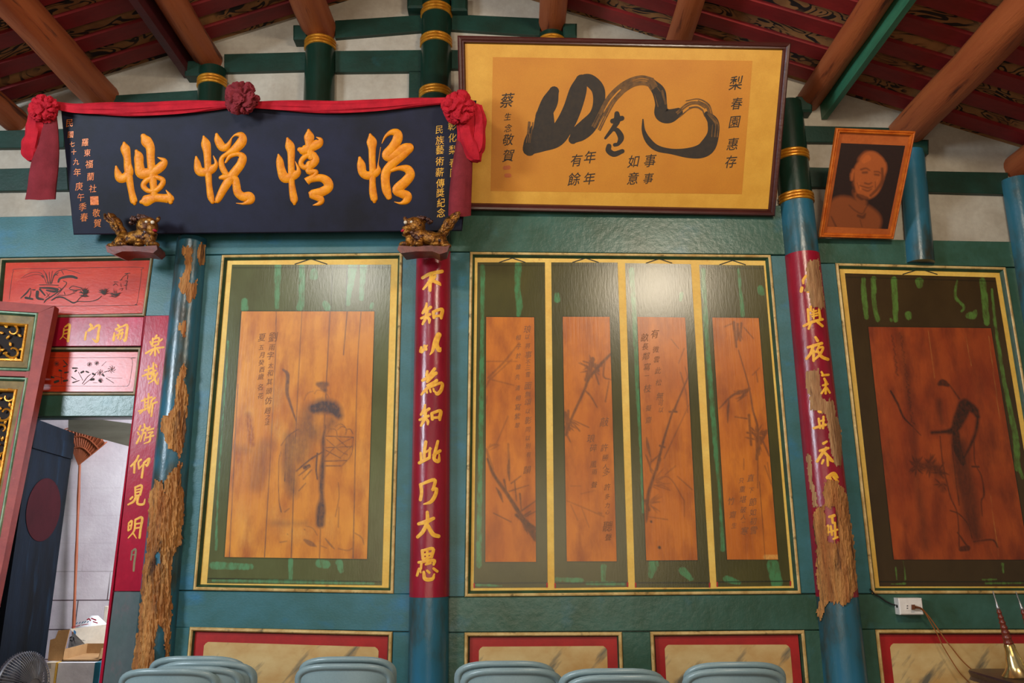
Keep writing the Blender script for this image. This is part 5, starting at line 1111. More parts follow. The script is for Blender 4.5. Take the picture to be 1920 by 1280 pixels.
for kw, st in BIG:
    part('gold_character', brush(MB(), sg, st, off=.0005, relief=.008, rk=1.1, n=8, per=6, **kw), m_goldletter, t, label='large raised gold character')
H1 = dict(org=(100, 200), sc_=4.925); H2 = dict(org=(790, 200), sc_=5.336)
col_l1 = [('民', 150, 152, 80), ('國', 160, 258, 66), ('七', 175, 345, 56), ('十', 190, 418, 56), ('九', 212, 508, 64), ('年', 222, 605, 80), ('庚', 238, 735, 82), ('午', 255, 835, 78), ('季', 272, 925, 82), ('春', 285, 1020, 84)]
col_l2 = [('羅', 295, 330, 76), ('東', 315, 425, 72), ('福', 332, 530, 82), ('蘭', 345, 645, 80), ('社', 365, 755, 80), ('敬', 398, 980, 82), ('賀', 408, 1075, 82)]
col_r1 = [('民', 180, 230, 92), ('族', 186, 335, 98), ('藝', 186, 430, 98), ('術', 184, 545, 96), ('薪', 184, 655, 98), ('傳', 190, 765, 98), ('獎', 190, 860, 94), ('紀', 198, 960, 96), ('念', 198, 1060, 98)]
col_r2 = [('贈', 290, 65, 96), ('彰', 308, 190, 100), ('化', 312, 310, 96), ('梨', 318, 430, 98), ('春', 322, 560, 98), ('園', 326, 660, 96), ('南', 330, 770, 90)]
for kw, its in ((H1, col_l1), (H1, col_l2), (H2, col_r1), (H2, col_r2)):
    part('inscription', write(MB(), sg, its, off=.0012, weight=0.0, shear=.06, **kw), m_goldpaint if kw is H2 else m_orangeframe, t, kind='stuff', label='small gilt inscription')
sq_ = [(100 + x / 4.925, 200 + y / 4.925) for x, y in ((340, 828), (416, 826), (420, 906), (344, 908))]
part('seal', MB().hexa(pxq(sg, *sq_, .0012), pxq(sg, *sq_, .0002)), m_orangeframe, t, label='square orange seal')

# ------------------------------------------------------------------ red sash
def crumple(q, seed, a=.28, f=2.6):
    n1 = abs(mnoise.noise(q * f * .8 + Vector((seed, 0, 0)))); n2 = abs(mnoise.noise(q * f * 1.9 + Vector((0, seed, 3))))
    n1 = abs(mnoise.noise(q * f * .62 + Vector((seed, 0, 0))))
    return 1 + a * (.30 - 1.1 * (1 - min(1, n1 * 3.6)) ** 2 - .28 * (1 - min(1, n2 * 3.0)) ** 2) + .16 * mnoise.noise(q * 1.3 + Vector((seed, 4, 0)))
so = Plane(sg.p + sg.n * .022, sg.n)
t = thing('red_sash', 'red cloth sash draped along the top of the signboard with knotted ends', 'sash', so.hit(500, 205))
def band(path, sq_=.55):
    pts = [so.hit(x, y) for x, y, r in path]; rs = [r / 290 for x, y, r in path]
    mb = MB(); pts2 = []; r2 = []
    s = smooth_stroke([(p.x, p.z, r) for p, r in zip(pts, rs)], 8); yy = np.interp(s[:, 0], [p.x for p in pts], [p.y for p in pts])
    rings = []
    for i, (x, z, r) in enumerate(s):
        ring = []
        for k in range(20):
            a = 2 * math.pi * k / 20
            rr = r * (1 + .13 * math.sin(4 * a + i * .10) + .10 * math.sin(7 * a - i * .21))
            ring.append(Vector((x, yy[i] - math.cos(a) * rr * sq_, z + math.sin(a) * rr)))
        rings.append(ring)
    return mb.rings(rings)
part('cloth_band', band([(98, 196, 7), (140, 203, 8), (200, 204, 10), (270, 204, 11), (350, 201, 10), (410, 197, 7), (445, 194, 5)]), m_clothred, t)
part('cloth_band', band([(465, 196, 5), (500, 197, 7), (560, 199, 9), (640, 200, 10), (720, 197, 9), (790, 191, 7), (850, 188, 5)]), m_clothred, t)
def rosette(px, py, r, mats, seed, sub=5, a=.34, sy=.7):
    p = so.hit(px, py, .05); return MB().ball(p, (r, r * sy, r), sub, fn=lambda q: crumple(q, seed, a, 3.0))
part('rosette', rosette(459, 186, .088, 0, 3.1, a=.42), m_clothmar, t, label='faded maroon rosette')
part('knot', rosette(862, 205, .092, 0, 8.4), m_clothred, t, label='bright red knot')
part('knot', rosette(92, 206, .075, 0, 5.5), m_clothred, t, label='bright red knot')
def gather(path, seed, kx=1.0):
    s = smooth_stroke([(x, y, r) for x, y, r in path], 7); rings = []
    for i, (x, y, r) in enumerate(s):
        c = so.hit(x, y, .045); rr0 = r / 290; ring = []
        for k in range(22):
            a = 2 * math.pi * k / 22
            rr = rr0 * (1 + .22 * mnoise.noise(Vector((math.cos(a) * 1.8, math.sin(a) * 1.8, i * .16 + seed))) + .13 * math.sin(6 * a + i * .12))
            ring.append(c + Vector((math.cos(a) * rr * kx, -math.sin(a) * rr * .7, 0)))
        rings.append(ring[::-1])
    return MB().rings(rings)
part('gathered_tail', gather([(84, 200, 12), (76, 228, 12), (74, 250, 15), (70, 270, 16), (66, 290, 13), (68, 303, 5)], 1.0), m_clothred, t, label='bright red gathered tail')
part('gathered_tail', gather([(878, 214, 14), (874, 240, 14), (878, 265, 15), (886, 290, 15), (893, 303, 8)], 2.0), m_clothred, t, label='bright red gathered tail')
part('gathered_tail', gather([(893, 200, 9), (900, 225, 10), (898, 250, 10), (893, 280, 14), (888, 296, 8)], 4.0), m_clothred, t, label='bright red gathered tail')
def hang(path, seed, open_=True):
    s = smooth_stroke(path, 7); rings = []
    for i, (x, y, r) in enumerate(s):
        c = so.hit(x, y, .03); rr0 = r / 295; ring = []
        for k in range(30):
            a = 2 * math.pi * k / 30
            rr = rr0 * (1 + .12 * math.sin(3 * a + seed) + .06 * mnoise.noise(Vector((math.cos(a) * 2, math.sin(a) * 2, seed + i * .08))))
            ring.append(c + Vector((math.cos(a) * rr, -math.sin(a) * rr * .5, -.02 * math.sin(a))))
        rings.append(ring[::-1])
    mb = MB(); inner = [[rings[-1 - j][k] + (sum(rings[-1 - j], Vector()) / 30 - rings[-1 - j][k]) * .07 for k in range(30)] for j in range(12)]
    return mb.rings(rings + inner, cap=False)
part('hanging_tail', hang([(104, 203, 5), (99, 240, 13), (93, 280, 19), (88, 320, 22), (84, 350, 23), (81, 374, 24)], 1.2), m_clothmar, t, label='maroon hanging tail')
part('hanging_tail', hang([(872, 228, 9), (870, 260, 12), (867, 300, 16), (864, 340, 18), (862, 375, 19), (861, 404, 19)], 2.4), m_clothmar, t, label='maroon hanging tail')

# ------------------------------------------------------------------ carved lions
def blobs(items, voxel):
    """merge ellipsoids into one continuous carved body"""
    mb = MB()
    for c, r, rot in items: mb.ball(c, r, 3, rot=rot)
    me = mb.mesh('tmp', m_lingold); o = bpy.data.objects.new('tmp', me); COL.objects.link(o)
    md = o.modifiers.new('r', 'REMESH'); md.mode = 'VOXEL'; md.voxel_size = voxel; md.use_smooth_shade = True
    dg = bpy.context.evaluated_depsgraph_get(); ev = o.evaluated_get(dg); m2 = ev.to_mesh()
    vs = [tuple(v.co) for v in m2.vertices]; fs = [list(p.vertices) for p in m2.polygons]
    ev.to_mesh_clear(); bpy.data.objects.remove(o); bpy.data.meshes.remove(me)
    out = MB(); out.add(vs, fs); return out
def lion(cx, cy, flip, label, Y=-.25, tail_up=True, wall=-.002):
    """px centre of the base top, flip = -1 faces left"""
    base = P(cx, cy, Y); s = 1 / 285.0
    def L(x, z, y=0.0): return base + Vector((x * s * flip, y, -z * s + 0))     # x right+, z down+, photo pixels from centre
    t = thing('carved_lion', label, 'carved lion', base + Vector((0, 0, -.05)), 'gilded lion brackets')
    R = lambda deg: Matrix.Rotation(math.radians(deg) * flip, 3, 'Y')
    px = lambda *a: tuple(v * s for v in a)
    it = [(L(-6, -16), px(24, 15, 13), R(-10)), (L(12, -20, -.01), px(18, 15, 15), R(0)), (L(-22, -14), px(14, 13, 13), R(0)),           # trunk, chest, haunch
          (L(24, -8, -.03), px(7, 8, 13), R(10)), (L(32, -1, -.045), px(9, 9, 5), R(0)), (L(8, -6, -.035), px(7, 8, 11), R(-8)), (L(9, 0, -.055), px(8, 8, 4.5), R(0)),   # front legs, paws
          (L(-24, -6, -.035), px(10, 9, 11), R(0)), (L(-18, 0, -.055), px(9, 8, 5), R(0)), (L(-34, -3, -.02), px(6, 8, 8), R(0)), (L(-36, 1, -.04), px(8, 8, 4.5), R(0)),  # hind legs
          (L(16, -34, -.03), px(17, 16, 16), R(0)), (L(27, -27, -.055), px(10, 10, 7), R(12)), (L(28, -20, -.05), px(9, 8, 4), R(18)), (L(24, -40, -.06), px(6, 6, 4.5), R(0))]   # head, muzzle, jaw, brow
    if tail_up: it += [(L(-30, -28, .0), px(9, 8, 13), R(-35)), (L(-38, -40, -.01), px(10, 9, 14), R(-25)), (L(-46, -50, -.01), px(8, 7, 11), R(-30))]
    part('body', blobs(it, .0045), m_lingold, t, ang=70)
    r = random.Random(int(cx))
    mb = MB()
    for i in range(46):                                          # mane of carved curls
        a = r.uniform(-2.6, 1.5); q = r.uniform(.75, 1.05)
        x = 10 + 19 * q * math.cos(a) - 6; z = -30 + 20 * q * math.sin(a)
        c = L(x, z, -.03 + r.uniform(-.03, .01)); mb.ball(c, (px(4.2)[0], px(4.2)[0], px(3.4)[0]), 2, fn=lambda q: 1 + .25 * math.sin(6 * q.x + 4 * q.z))
    part('mane', mb, m_lionmane, t, kind='stuff')
    mb = MB()
    for i in range(12): 
        a = i / 12 * 6.28; f = r.uniform(0, 1)
        mb.tube([L(-26 - 20 * f, -22 - 26 * f, -.03), L(-32 - 20 * f + 5 * math.cos(a), -30 - 24 * f + 4 * math.sin(a), -.04), L(-38 - 16 * f + 6 * math.cos(a), -38 - 22 * f, -.035)], [px(2.6)[0], px(2.8)[0], px(1)[0]], 6)
    part('tail_locks', mb, m_lingold, t, kind='stuff')
    for dx in (20, 30):
        part('eye', MB().ball(L(dx, -36, -.075), px(3.2, 3, 3.2), 2), m_eye, t, label='white bulging eye')
    part('ear', MB().ball(L(2, -44, -.02), px(4, 3, 7), 2, rot=R(-30)), m_lingold, t); part('ear', MB().ball(L(32, -46, -.03), px(3.5, 3, 6), 2, rot=R(25)), m_lingold, t)
    part('tongue', MB().ball(L(33, -23, -.066), px(5, 4, 2.5), 2, rot=R(15)), m_red, t, label='red tongue')
    mb = MB()
    pts = [(-42, 2), (-36, 5), (-10, 3), (12, 5), (40, 3), (42, 10), (36, 16), (12, 13), (-14, 13), (-26, 18), (-38, 14)]
    f_ = [L(x, z, -.07) for x, z in pts]; k_ = [L(x * .9, z - 3, .07) for x, z in pts]; n_ = len(pts)
    mb.add(f_ + k_, [tuple(range(n_))[::(-1 if flip > 0 else 1)], tuple(range(n_, 2 * n_))[::(1 if flip > 0 else -1)]] + [((i, i + n_, (i + 1) % n_ + n_, (i + 1) % n_) if flip < 0 else (i, (i + 1) % n_, (i + 1) % n_ + n_, i + n_)) for i in range(n_)])
    part('base', mb, m_lionbase, t, label='reddish carved base block')
    part('bracket_arm', MB().tube([L(0, 6, .05), L(0, -6, .12), Vector((L(0, 0).x, wall, L(0, -26).z))], .012, 10), m_lionbase, t)
    return t
lion(258, 465, 1, 'gilded carved lion under the left end of the black signboard')
lion(797, 465, -1, 'gilded carved lion on top of the central column under the signboard', wall=-.112)

# ================================================================== FRAMED CALLIGRAPHY
pf = math.radians(29); fp = Plane(P(1160, 399, -.035), (0, -math.cos(pf), -math.sin(pf)))
fq = pxq(fp, (858, 67), (1482, 80), (1452, 405), (866, 393))
t = thing('framed_calligraphy', 'wide mahogany-framed golden calligraphy with one huge black cursive stroke', 'framed calligraphy', (fq[0] + fq[1]) / 2)
part('frame', moulding(MB(), fq, [(0, -.02), (0, .012), (.008, .02), (.020, .018), (.026, .012), (.034, .013), (.040, .002), (.042, -.004)], fp.n, [0] * 7), m_framebrown, t, ang=25)
mq = inset(fq, .040); part('gold_mount', MB().hexa([p - fp.n * .003 for p in mq], [p - fp.n * .012 for p in mq]), m_goldmat, t)
q = pxq(Plane(fp.p - fp.n * .0022, fp.n), (924, 107), (1411, 114), (1391, 364), (920, 358))
inkp = Plane(fp.p - fp.n * .0020, fp.n)
mb = MB().hexa(q, [p - fp.n * .0007 for p in q])
Kf = dict(org=(940, 110), sc_=3.692)
brush(mb, inkp, [[(365, 225, 32), (335, 300, 52), (290, 400, 48), (265, 500, 45), (228, 585, 42), (195, 630, 40)], [(185, 630, 34), (280, 592, 48), (375, 545, 62), (440, 455, 60), (490, 350, 58), (530, 225, 55), (555, 150, 38)], [(548, 140, 26), (610, 150, 40), (668, 210, 42), (676, 300, 38), (655, 390, 42), (595, 470, 55), (530, 525, 50), (495, 560, 28)], [(210, 470, 5), (190, 560, 26), (180, 620, 30)], [(300, 400, 60), (330, 480, 40)],
   [(1040, 170, 30), (1090, 230, 42), (1105, 310, 38), (1110, 380, 46), (1160, 397, 46), (1225, 372, 30)], [(1425, 385, 20), (1465, 440, 36), (1466, 520, 38), (1432, 600, 50), (1380, 640, 45), (1290, 652, 32), (1180, 642, 18), (1080, 620, 20), (1020, 570, 20), (985, 500, 12), (980, 420, 4)],
   [(770, 432, 16), (835, 412, 16)], [(800, 380, 16), (802, 420, 22), (788, 460, 16), (720, 550, 8)], [(765, 490, 8), (800, 495, 16), (828, 545, 20), (810, 588, 12), (785, 596, 12)], [(745, 605, 16), (742, 635, 18), (780, 660, 18), (838, 640, 14)]], off=.0004, mi=1, per=8, rk=1.08, **Kf)
rb = random.Random(5)
def dry(path, w, n, off0):
    out = []
    s = np.array(path, float)
    for i in range(n):
        o = rb.uniform(-w, w); a = rb.uniform(0, .6); b_ = rb.uniform(.35, 1.0)
        st = []
        for k in range(len(s)):
            f = k / (len(s) - 1)
            if not (a - .3 <= f <= a + b_): continue
            d = s[min(k + 1, len(s) - 1)] - s[max(k - 1, 0)]; d = d / np.hypot(*d)
            st.append((s[k][0] - d[1] * o, s[k][1] + d[0] * o, rb.uniform(1.5, 5.5)))
        if len(st) >= 2: out.append(st)
    return out
brush(mb, inkp, dry([(655, 480), (700, 390), (760, 285), (830, 210), (905, 165), (975, 150), (1035, 165), (1060, 200)], 32, 24, 0) + dry([(1215, 375), (1290, 315), (1360, 305), (1415, 335), (1435, 390)], 34, 14, 0) + dry([(205, 440), (195, 520), (185, 580)], 18, 8, 0) + dry([(1040, 160), (1095, 230), (1120, 320)], 40, 8, 0) + dry([(1430, 380), (1485, 450), (1480, 540)], 26, 10, 0), off=.0007, mi=3, per=5, **Kf)
write(mb, inkp, [('梨', 1625, 168, 105), ('春', 1630, 310, 90), ('園', 1615, 438, 92), ('惠', 1602, 590, 92), ('存', 1590, 712, 92), ('年', 615, 680, 95), ('年', 610, 828, 92), ('有', 520, 703, 92), ('餘', 505, 833, 96), ('事', 1030, 705, 95), ('事', 1018, 828, 80), ('如', 915, 710, 92), ('意', 912, 828, 92),
   ('蔡', 40, 288, 108), ('生', 45, 400, 56), ('念', 48, 480, 60), ('敬', 48, 560, 88), ('賀', 50, 670, 92)], size=90, off=.0008, mi=1, weight=.007, shear=.22, **Kf)
brush(mb, inkp, [[(25, 755, 14), (52, 752, 14)], [(34, 808, 14), (56, 808, 14)]], off=.0008, mi=2, **Kf)
part('artwork', mb, [m_goldpaper, m_ink, m_orangeprint, m_dryink], t, label='golden paper with black brush calligraphy')

# ================================================================== PORTRAIT
pp = math.radians(38); po = Plane(P(1605, 446, -.05), (0, -math.cos(pp), -math.sin(pp)))
oq = pxq(po, (1568, 240), (1716, 246.5), (1674.6, 448), (1536, 444))
t = thing('framed_portrait', 'orange-framed portrait print of a smiling bald person in a high collar, tilted forward', 'framed portrait', (oq[0] + oq[1]) / 2)
part('frame', moulding(MB(), oq, [(0, -.015), (0, .006), (.006, .012), (.012, .006), (.016, .010), (.021, .008), (.026, -.002)], po.n, [0] * 6), m_orangeframe, t, ang=25)
mq = inset(oq, .024); part('print_border', MB().hexa([p - po.n * .004 for p in mq], [p - po.n * .012 for p in mq]), m_orangeprint, t)
k8 = dict(org=(1530, 230), sc_=5.565); g8 = lambda x, y: (1530 + x / 5.565, 230 + y / 5.565)
p2 = Plane(po.p - po.n * .003, po.n)
w, f, px = gridmesh(p2, g8(262, 212), g8(930, 240), g8(750, 1108), g8(118, 1082), .8, 0)
tone = np.zeros(len(w)); dark = np.zeros(len(w))
lay(tone, px, [[(185, 1075, 60), (230, 900, 110), (330, 830, 60), (420, 900, 90), (520, 950, 90), (600, 1010, 80), (600, 1085, 70)], [(180, 1000, 60), (200, 1080, 80), (400, 1080, 110), (560, 1080, 100)], [(380, 1000, 120), (480, 1000, 100)]], soft=4, k=.42, **k8)
lay(tone, px, [[(590, 470, 150), (570, 420, 125)], [(560, 520, 165), (540, 640, 140), (520, 700, 100), (510, 740, 50)], [(380, 540, 22), (375, 590, 16)], [(395, 500, 20), (372, 560, 16)]], soft=2.5, k=.72, **k8)
lay(tone, px, [[(440, 720, 55), (460, 790, 60), (480, 840, 50)]], soft=4, k=.4, **k8)
lay(tone, px, [[(500, 400, 50), (540, 370, 60)], [(440, 640, 40), (470, 690, 40)], [(545, 580, 22), (550, 600, 24)], [(640, 600, 30), (620, 640, 26)], [(470, 570, 26), (460, 600, 26)]], soft=6, k=.92, **k8)
lay(dark, px, [[(470, 488, 10), (520, 476, 9), (560, 496, 6)], [(610, 510, 7), (650, 512, 8), (680, 530, 6)], [(490, 520, 12), (530, 518, 12)], [(615, 540, 10), (655, 545, 10)], [(510, 630, 9), (550, 640, 9), (580, 626, 6)], [(455, 655, 6), (500, 668, 7), (550, 680, 8), (590, 664, 5)], [(480, 690, 5), (540, 712, 8), (580, 690, 5)], [(430, 630, 4), (450, 680, 4)], [(620, 620, 4), (620, 680, 4)], [(345, 860, 4), (400, 910, 5), (480, 950, 6), (515, 900, 5), (545, 850, 4)], [(440, 970, 14), (490, 985, 18), (515, 950, 8)], [(460, 1010, 3), (480, 1085, 3)], [(160, 980, 6), (210, 1085, 8)], [(480, 780, 30), (440, 760, 20), (530, 790, 20)], [(690, 480, 14), (690, 600, 16), (640, 690, 16), (570, 760, 14)], [(385, 640, 8), (400, 720, 12)]], soft=1.5, k=.6, **k8)
tone = tone * (1 - dark)
sheet('portrait_print', w, f, {'tone': tone}, m_print, t)

# ================================================================== SOCKET, CORD, SHAWMS, TABLE
k9 = dict(org=(1640, 1090), sc_=6.736); g9 = lambda x, y: (1640 + x / 6.736, 1090 + y / 6.736)
ys = -.055
c0 = pxq(wallplane(ys), g9(320, 210), g9(612, 205), g9(625, 418), g9(325, 422))
t = thing('wall_socket', 'white surface-mounted wall socket on the green rail at the right', 'wall socket', (c0[0] + c0[1]) / 2 + Vector((0, .03, 0)))
x0 = c0[0].x; x1 = c0[1].x; z0 = (c0[0].z + c0[1].z) / 2; z1 = c0[3].z
mb = MB(); fr = [(x0, ys, z0), (x1, ys, z0), (x1, ys, z1), (x0, ys, z1)]; ins = inset(fr, .005)
mb.add([*ins, *[Vector(p) + Vector((0, .005, 0)) for p in fr], *[(p[0], -.001, p[2]) for p in fr]], [(0, 1, 2, 3)] + [(i, i + 4, (i + 1) % 4 + 4, (i + 1) % 4) for i in range(4)] + [(i + 4, i + 8, (i + 1) % 4 + 8, (i + 1) % 4 + 4) for i in range(4)])
part('box', mb, m_white, t)
fs_ = wallplane(ys - .0015)
part('socket_plate', MB().hexa(pxq(fs_, g9(388, 288), g9(575, 285), g9(580, 365), g9(390, 368)), pxq(wallplane(ys), g9(388, 288), g9(575, 285), g9(580, 365), g9(390, 368))), m_white, t)
for yy in (306, 336):
    part('slot', MB().hexa(pxq(wallplane(ys - .0022), g9(406, yy - 6), g9(422, yy - 6), g9(422, yy + 6), g9(406, yy + 6)), pxq(wallplane(ys - .0014), g9(406, yy - 6), g9(422, yy - 6), g9(422, yy + 6), g9(406, yy + 6))), m_black, t, label='dark socket slot')
part('cable_hole', MB().lathe((x0 + .001, -.03, (z0 + z1) / 2), (-1, 0, 0), [(.008, 0), (.009, .003), (.005, .004)], 16), m_black, t, label='black cable hole')
t = thing('power_cord', 'brown plug and twin flex hanging from the wall socket', 'power cord', fs_.hit(*g9(500, 330)))
part('plug', MB().hexa(pxq(wallplane(ys - .022), g9(468, 296), g9(508, 294), g9(512, 352), g9(470, 352)), pxq(wallplane(ys - .002), g9(462, 290), g9(504, 288), g9(508, 356), g9(464, 356))).tube([wallplane(ys - .016).hit(*g9(x, y)) for x, y in ((508, 322), (540, 326), (580, 332))], [.008, .006, .004], 8), m_brown, t)
def flex(pts, r, Ys): return MB().tube([wallplane(y).hit(*g9(a, b)) for (a, b), y in zip(pts, Ys)], r, 8)
def sm(pts, Ys):
    s = smooth_stroke([(x, y, 1 + 0) for x, y in pts], 5); yi = np.interp(np.linspace(0, 1, len(s)), np.linspace(0, 1, len(Ys)), Ys)
    return [tuple(p[:2]) for p in s], list(yi)
a, b = sm([(560, 330), (600, 345), (700, 460), (800, 600), (900, 745), (985, 850), (1080, 970), (1180, 1070), (1330, 1185), (1560, 1290), (1900, 1370)], [-.07, -.06, -.05, -.05, -.05, -.06, -.06, -.06, -.06, -.06, -.06]); part('flex', flex(a, .0032, b), m_cord, t)
a, b = sm([(575, 338), (640, 400), (720, 540), (790, 660), (850, 790), (950, 960), (1060, 1130), (1140, 1220), (1250, 1330)], [-.07, -.055, -.045, -.04, -.04, -.04, -.04, -.04, -.04]); part('flex', flex(a, .0028, b), m_cord, t)
t2 = solo('supply_cable', MB().tube([wallplane(-.012).hit(*g9(x, y)) for x, y in ((-60, 90), (0, 160), (60, 190), (140, 250), (215, 285), (262, 296))], .004, 8), m_black, 'dark supply cable running from the panel frame into the wall socket', 'cable')

yt = -.42
def shawm(tip, bell, label):
    a, b = wallplane(yt).hit(*tip), wallplane(yt).hit(*bell)
    ax = (b - a); L = ax.length; ax.normalize(); t = thing('shawm', label, 'shawm', b, 'shawms standing bell down')
    part('reed_tube', MB().lathe(a, ax, [(.002, 0), (.0035, .02), (.003, L * .10), (.006, L * .18), (.009, L * .20), (.009, L * .215), (.006, L * .23)], 14), m_silver, t, label='silver mouthpiece')
    prof = [(.008, L * .225)]
    for i in range(7):
        s = L * (.25 + i * .06); r_ = .009 + .0018 * i; prof += [(r_, s), (r_ + .003, s + L * .012), (r_, s + L * .028)]
    part('wooden_body', MB().lathe(a, ax, prof + [(.021, L * .68)], 18), m_redwood, t, label='reddish conical wooden body')
    part('bell', MB().lathe(a, ax, [(.021, L * .64), (.024, L * .66), (.025, L * .72), (.032, L * .80), (.034, L * .81), (.038, L * .88), (.052, L * .95), (.070, L), (.068, L * .998), (.045, L * .94)], 28), m_brass, t, label='flared brass bell')
    return b
bb = shawm(g9(1492, 118), g9(1810, 1175), 'brass-belled wooden shawm standing bell down, nearest the wall socket')
b2 = shawm(g9(1782, 128), g9(2160, 1165), 'second shawm, cut by the right edge of the photo')
ztab = min(bb.z, b2.z) - .012
xl = wallplane(yt).hit(*g9(1490, 1150)).x
t = thing('side_table', 'dark lacquered table holding the shawms at the lower right', 'table', (xl + .5, yt + .05, 0))
mb = MB(); loop = []
for cx, cy, a0 in ((xl + .06, yt - .12, 180), (xl + 1.0, yt - .12, 270), (xl + 1.0, yt + .20, 0), (xl + .06, yt + .20, 90)):
    for k in range(7): a = math.radians(a0 + 15 * k); loop.append((cx + .06 * math.cos(a), cy + .06 * math.sin(a)))
rings = [[(x, y, ztab - .045) for x, y in loop], [(x + (.008 if x < xl + .5 else -.008), y, ztab - .03) for x, y in loop], [(x, y, ztab - .008) for x, y in loop], [(xl + .53 + (x - xl - .53) * .99, y, ztab) for x, y in loop]]
part('top', MB().rings(rings), m_purple, t)
part('apron', MB().box((xl + .05, yt - .10, ztab - .16), (xl + 1.0, yt + .18, ztab - .045)), m_purple, t)
for sx in (xl + .06, xl + .94):
    for sy in (yt - .12, yt + .14):
        part('leg', MB().box((sx, sy, 0), (sx + .06, sy + .06, ztab - .045)), m_purple, t)

# ================================================================== CHAIRS
def chair_parts():
    """plastic stacking chair facing +y (the wall); back rest towards the camera; origin on the floor under the seat"""
    W2 = .213; zb0, zb1 = .52, .90
    parts = []
    # back shell: rounded slab, slightly dished, with a raised rim
    def outline(u, ins=0.0):
        out = []
        for k in range(41):
            t_ = k / 40
            # from bottom left, up, over crown, down right
            if t_ < .3: x, z = -W2 + ins + .012 * (1 - t_ / .3), zb0 + (zb1 - .075 - zb0) * t_ / .3
            elif t_ > .7: x, z = W2 - ins - .012 * (1 - (1 - t_) / .3), zb0 + (zb1 - .075 - zb0) * (1 - t_) / .3
            else:
                a = math.pi * (1 - (t_ - .3) / .4); c_, s_ = math.cos(a), math.sin(a)
                x = (W2 - ins) * math.copysign(abs(c_) ** .62, c_); z = zb1 - .075 + (.075 - ins) * abs(s_) ** .85
            out.append((x, z))
        return out
    def yb(x, z): return -.235 - .10 * (z - zb0) / .4 + .045 * (1 - (x / W2) ** 2) * -1 + .03
    mb = MB(); loops = []
    for ins, dy in ((0.0, .006), (-.004, 0.0), (0.002, -.010), (.012, -.014), (.020, -.010), (.026, -.003)):
        loops.append([(x, yb(x, z) + dy, z) for x, z in outline(0, ins)])
    o = outline(0, .026)
    inner = [[(x * k, yb(x * k, zb0 + (z - zb0) * (1 - .0 * k)) - .003, zb0 + (z - zb0) * (.25 + .75 * k) + 0.0) for x, z in o] for k in (.75, .5, .25, .02)]
    mb.rings(loops + inner, close=False, cap=False)
    bl = [[(x, yb(x, z) + .012, z) for x, z in outline(0, .004)]] + [[(x * k, yb(x * k, z) + .012, zb0 + (z - zb0) * (.25 + .75 * k)) for x, z in o] for k in (.75, .5, .25, .02)]
    mb.rings([loops[0]] + bl, close=False, cap=False)
    parts.append(('backrest', mb))
    mb = MB(); rings = []
    for f_, w_ in ((0, .198), (.25, .206), (.5, .211), (.75, .212), (1, .205)):
        y = -.20 + .42 * f_; rings.append([(-w_, y, .445), (-w_ * .5, y, .432 + .01 * f_), (0, y, .428 + .012 * f_), (w_ * .5, y, .432 + .01 * f_), (w_, y, .445), (w_, y, .437), (0, y, .420 + .012 * f_), (-w_, y, .437)])
    parts.append(('seat', mb.rings(rings)))
    mb = MB().tube([(-.17, -.20, .435), (-.185, -.245, .50), (-.20, -.30, .60), (-.205, -.325, .70)], .013, 8); mb2 = MB().tube([(.17, -.20, .435), (.185, -.245, .50), (.20, -.30, .60), (.205, -.325, .70)], .013, 8)
    parts += [('back_support', mb), ('back_support', mb2)]
    for sx in (-1, 1):
        for y0, y1 in ((-.17, -.25), (.17, .21)):
            parts.append(('leg', MB().tube([(sx * .18, y0, .432), (sx * .19, (y0 + y1) / 2, .22), (sx * .20, y1, 0.0)], [.015, .014, .013], 8)))
    return parts
CHP = chair_parts(); proto = None
def chair(cx, top_y, label, rear_of=None, back=.05):
    """px centre of the crown; a front chair stands on the floor, a rear one is nested behind and above it"""
    global proto
    if rear_of is None:
        d_ = ray(cx, top_y); k = (.902 - CAM.z) / d_.z; p = CAM + d_ * k
    else: p = wallplane(rear_of.y + back).hit(cx, top_y)
    loc = Vector((p.x, p.y + .33, max(0.0, p.z - .902)))
    if proto is None:
        proto = thing('plastic_chair', label, 'chair', loc, 'grey plastic chairs along the wall')
        for nm, mb in CHP:
            m2 = MB(); m2.add([Vector(v) + loc for v in mb.v], mb.f); part(nm, m2, m_chair, proto, ang=50)
        return p
    r = proto.copy(); COL.objects.link(r); r.location = loc; r['label'] = label
    for ch in list(proto.children):
        c = ch.copy(); COL.objects.link(c); c.parent = r
    return p
f = chair(312, 1252, 'grey plastic chair at the front left of the left-hand cluster')
f = chair(357, 1248, 'grey plastic chair third from the wall in the left-hand cluster', f, .035)
f = chair(383, 1238, 'grey plastic chair second from the wall in the left-hand cluster', f, .035)
chair(366, 1229, 'grey plastic chair at the back of the left-hand cluster, nearest the wall', f, .035)
f = chair(643, 1243, 'front grey plastic chair of the pair just left of the central column')
chair(649, 1230, 'rear grey plastic chair of the pair just left of the central column', f)
f = chair(959, 1251, 'front grey plastic chair of the pair just right of the central column')
chair(947, 1238, 'rear grey plastic chair of the pair just right of the central column', f)
f = chair(1162, 1264, 'front grey plastic chair of the middle pair below the bamboo scrolls')
chair(1149, 1252, 'rear grey plastic chair of the middle pair below the bamboo scrolls', f)
f = chair(1380, 1252, 'front grey plastic chair of the rightmost pair')
chair(1381, 1240, 'rear grey plastic chair of the rightmost pair', f)

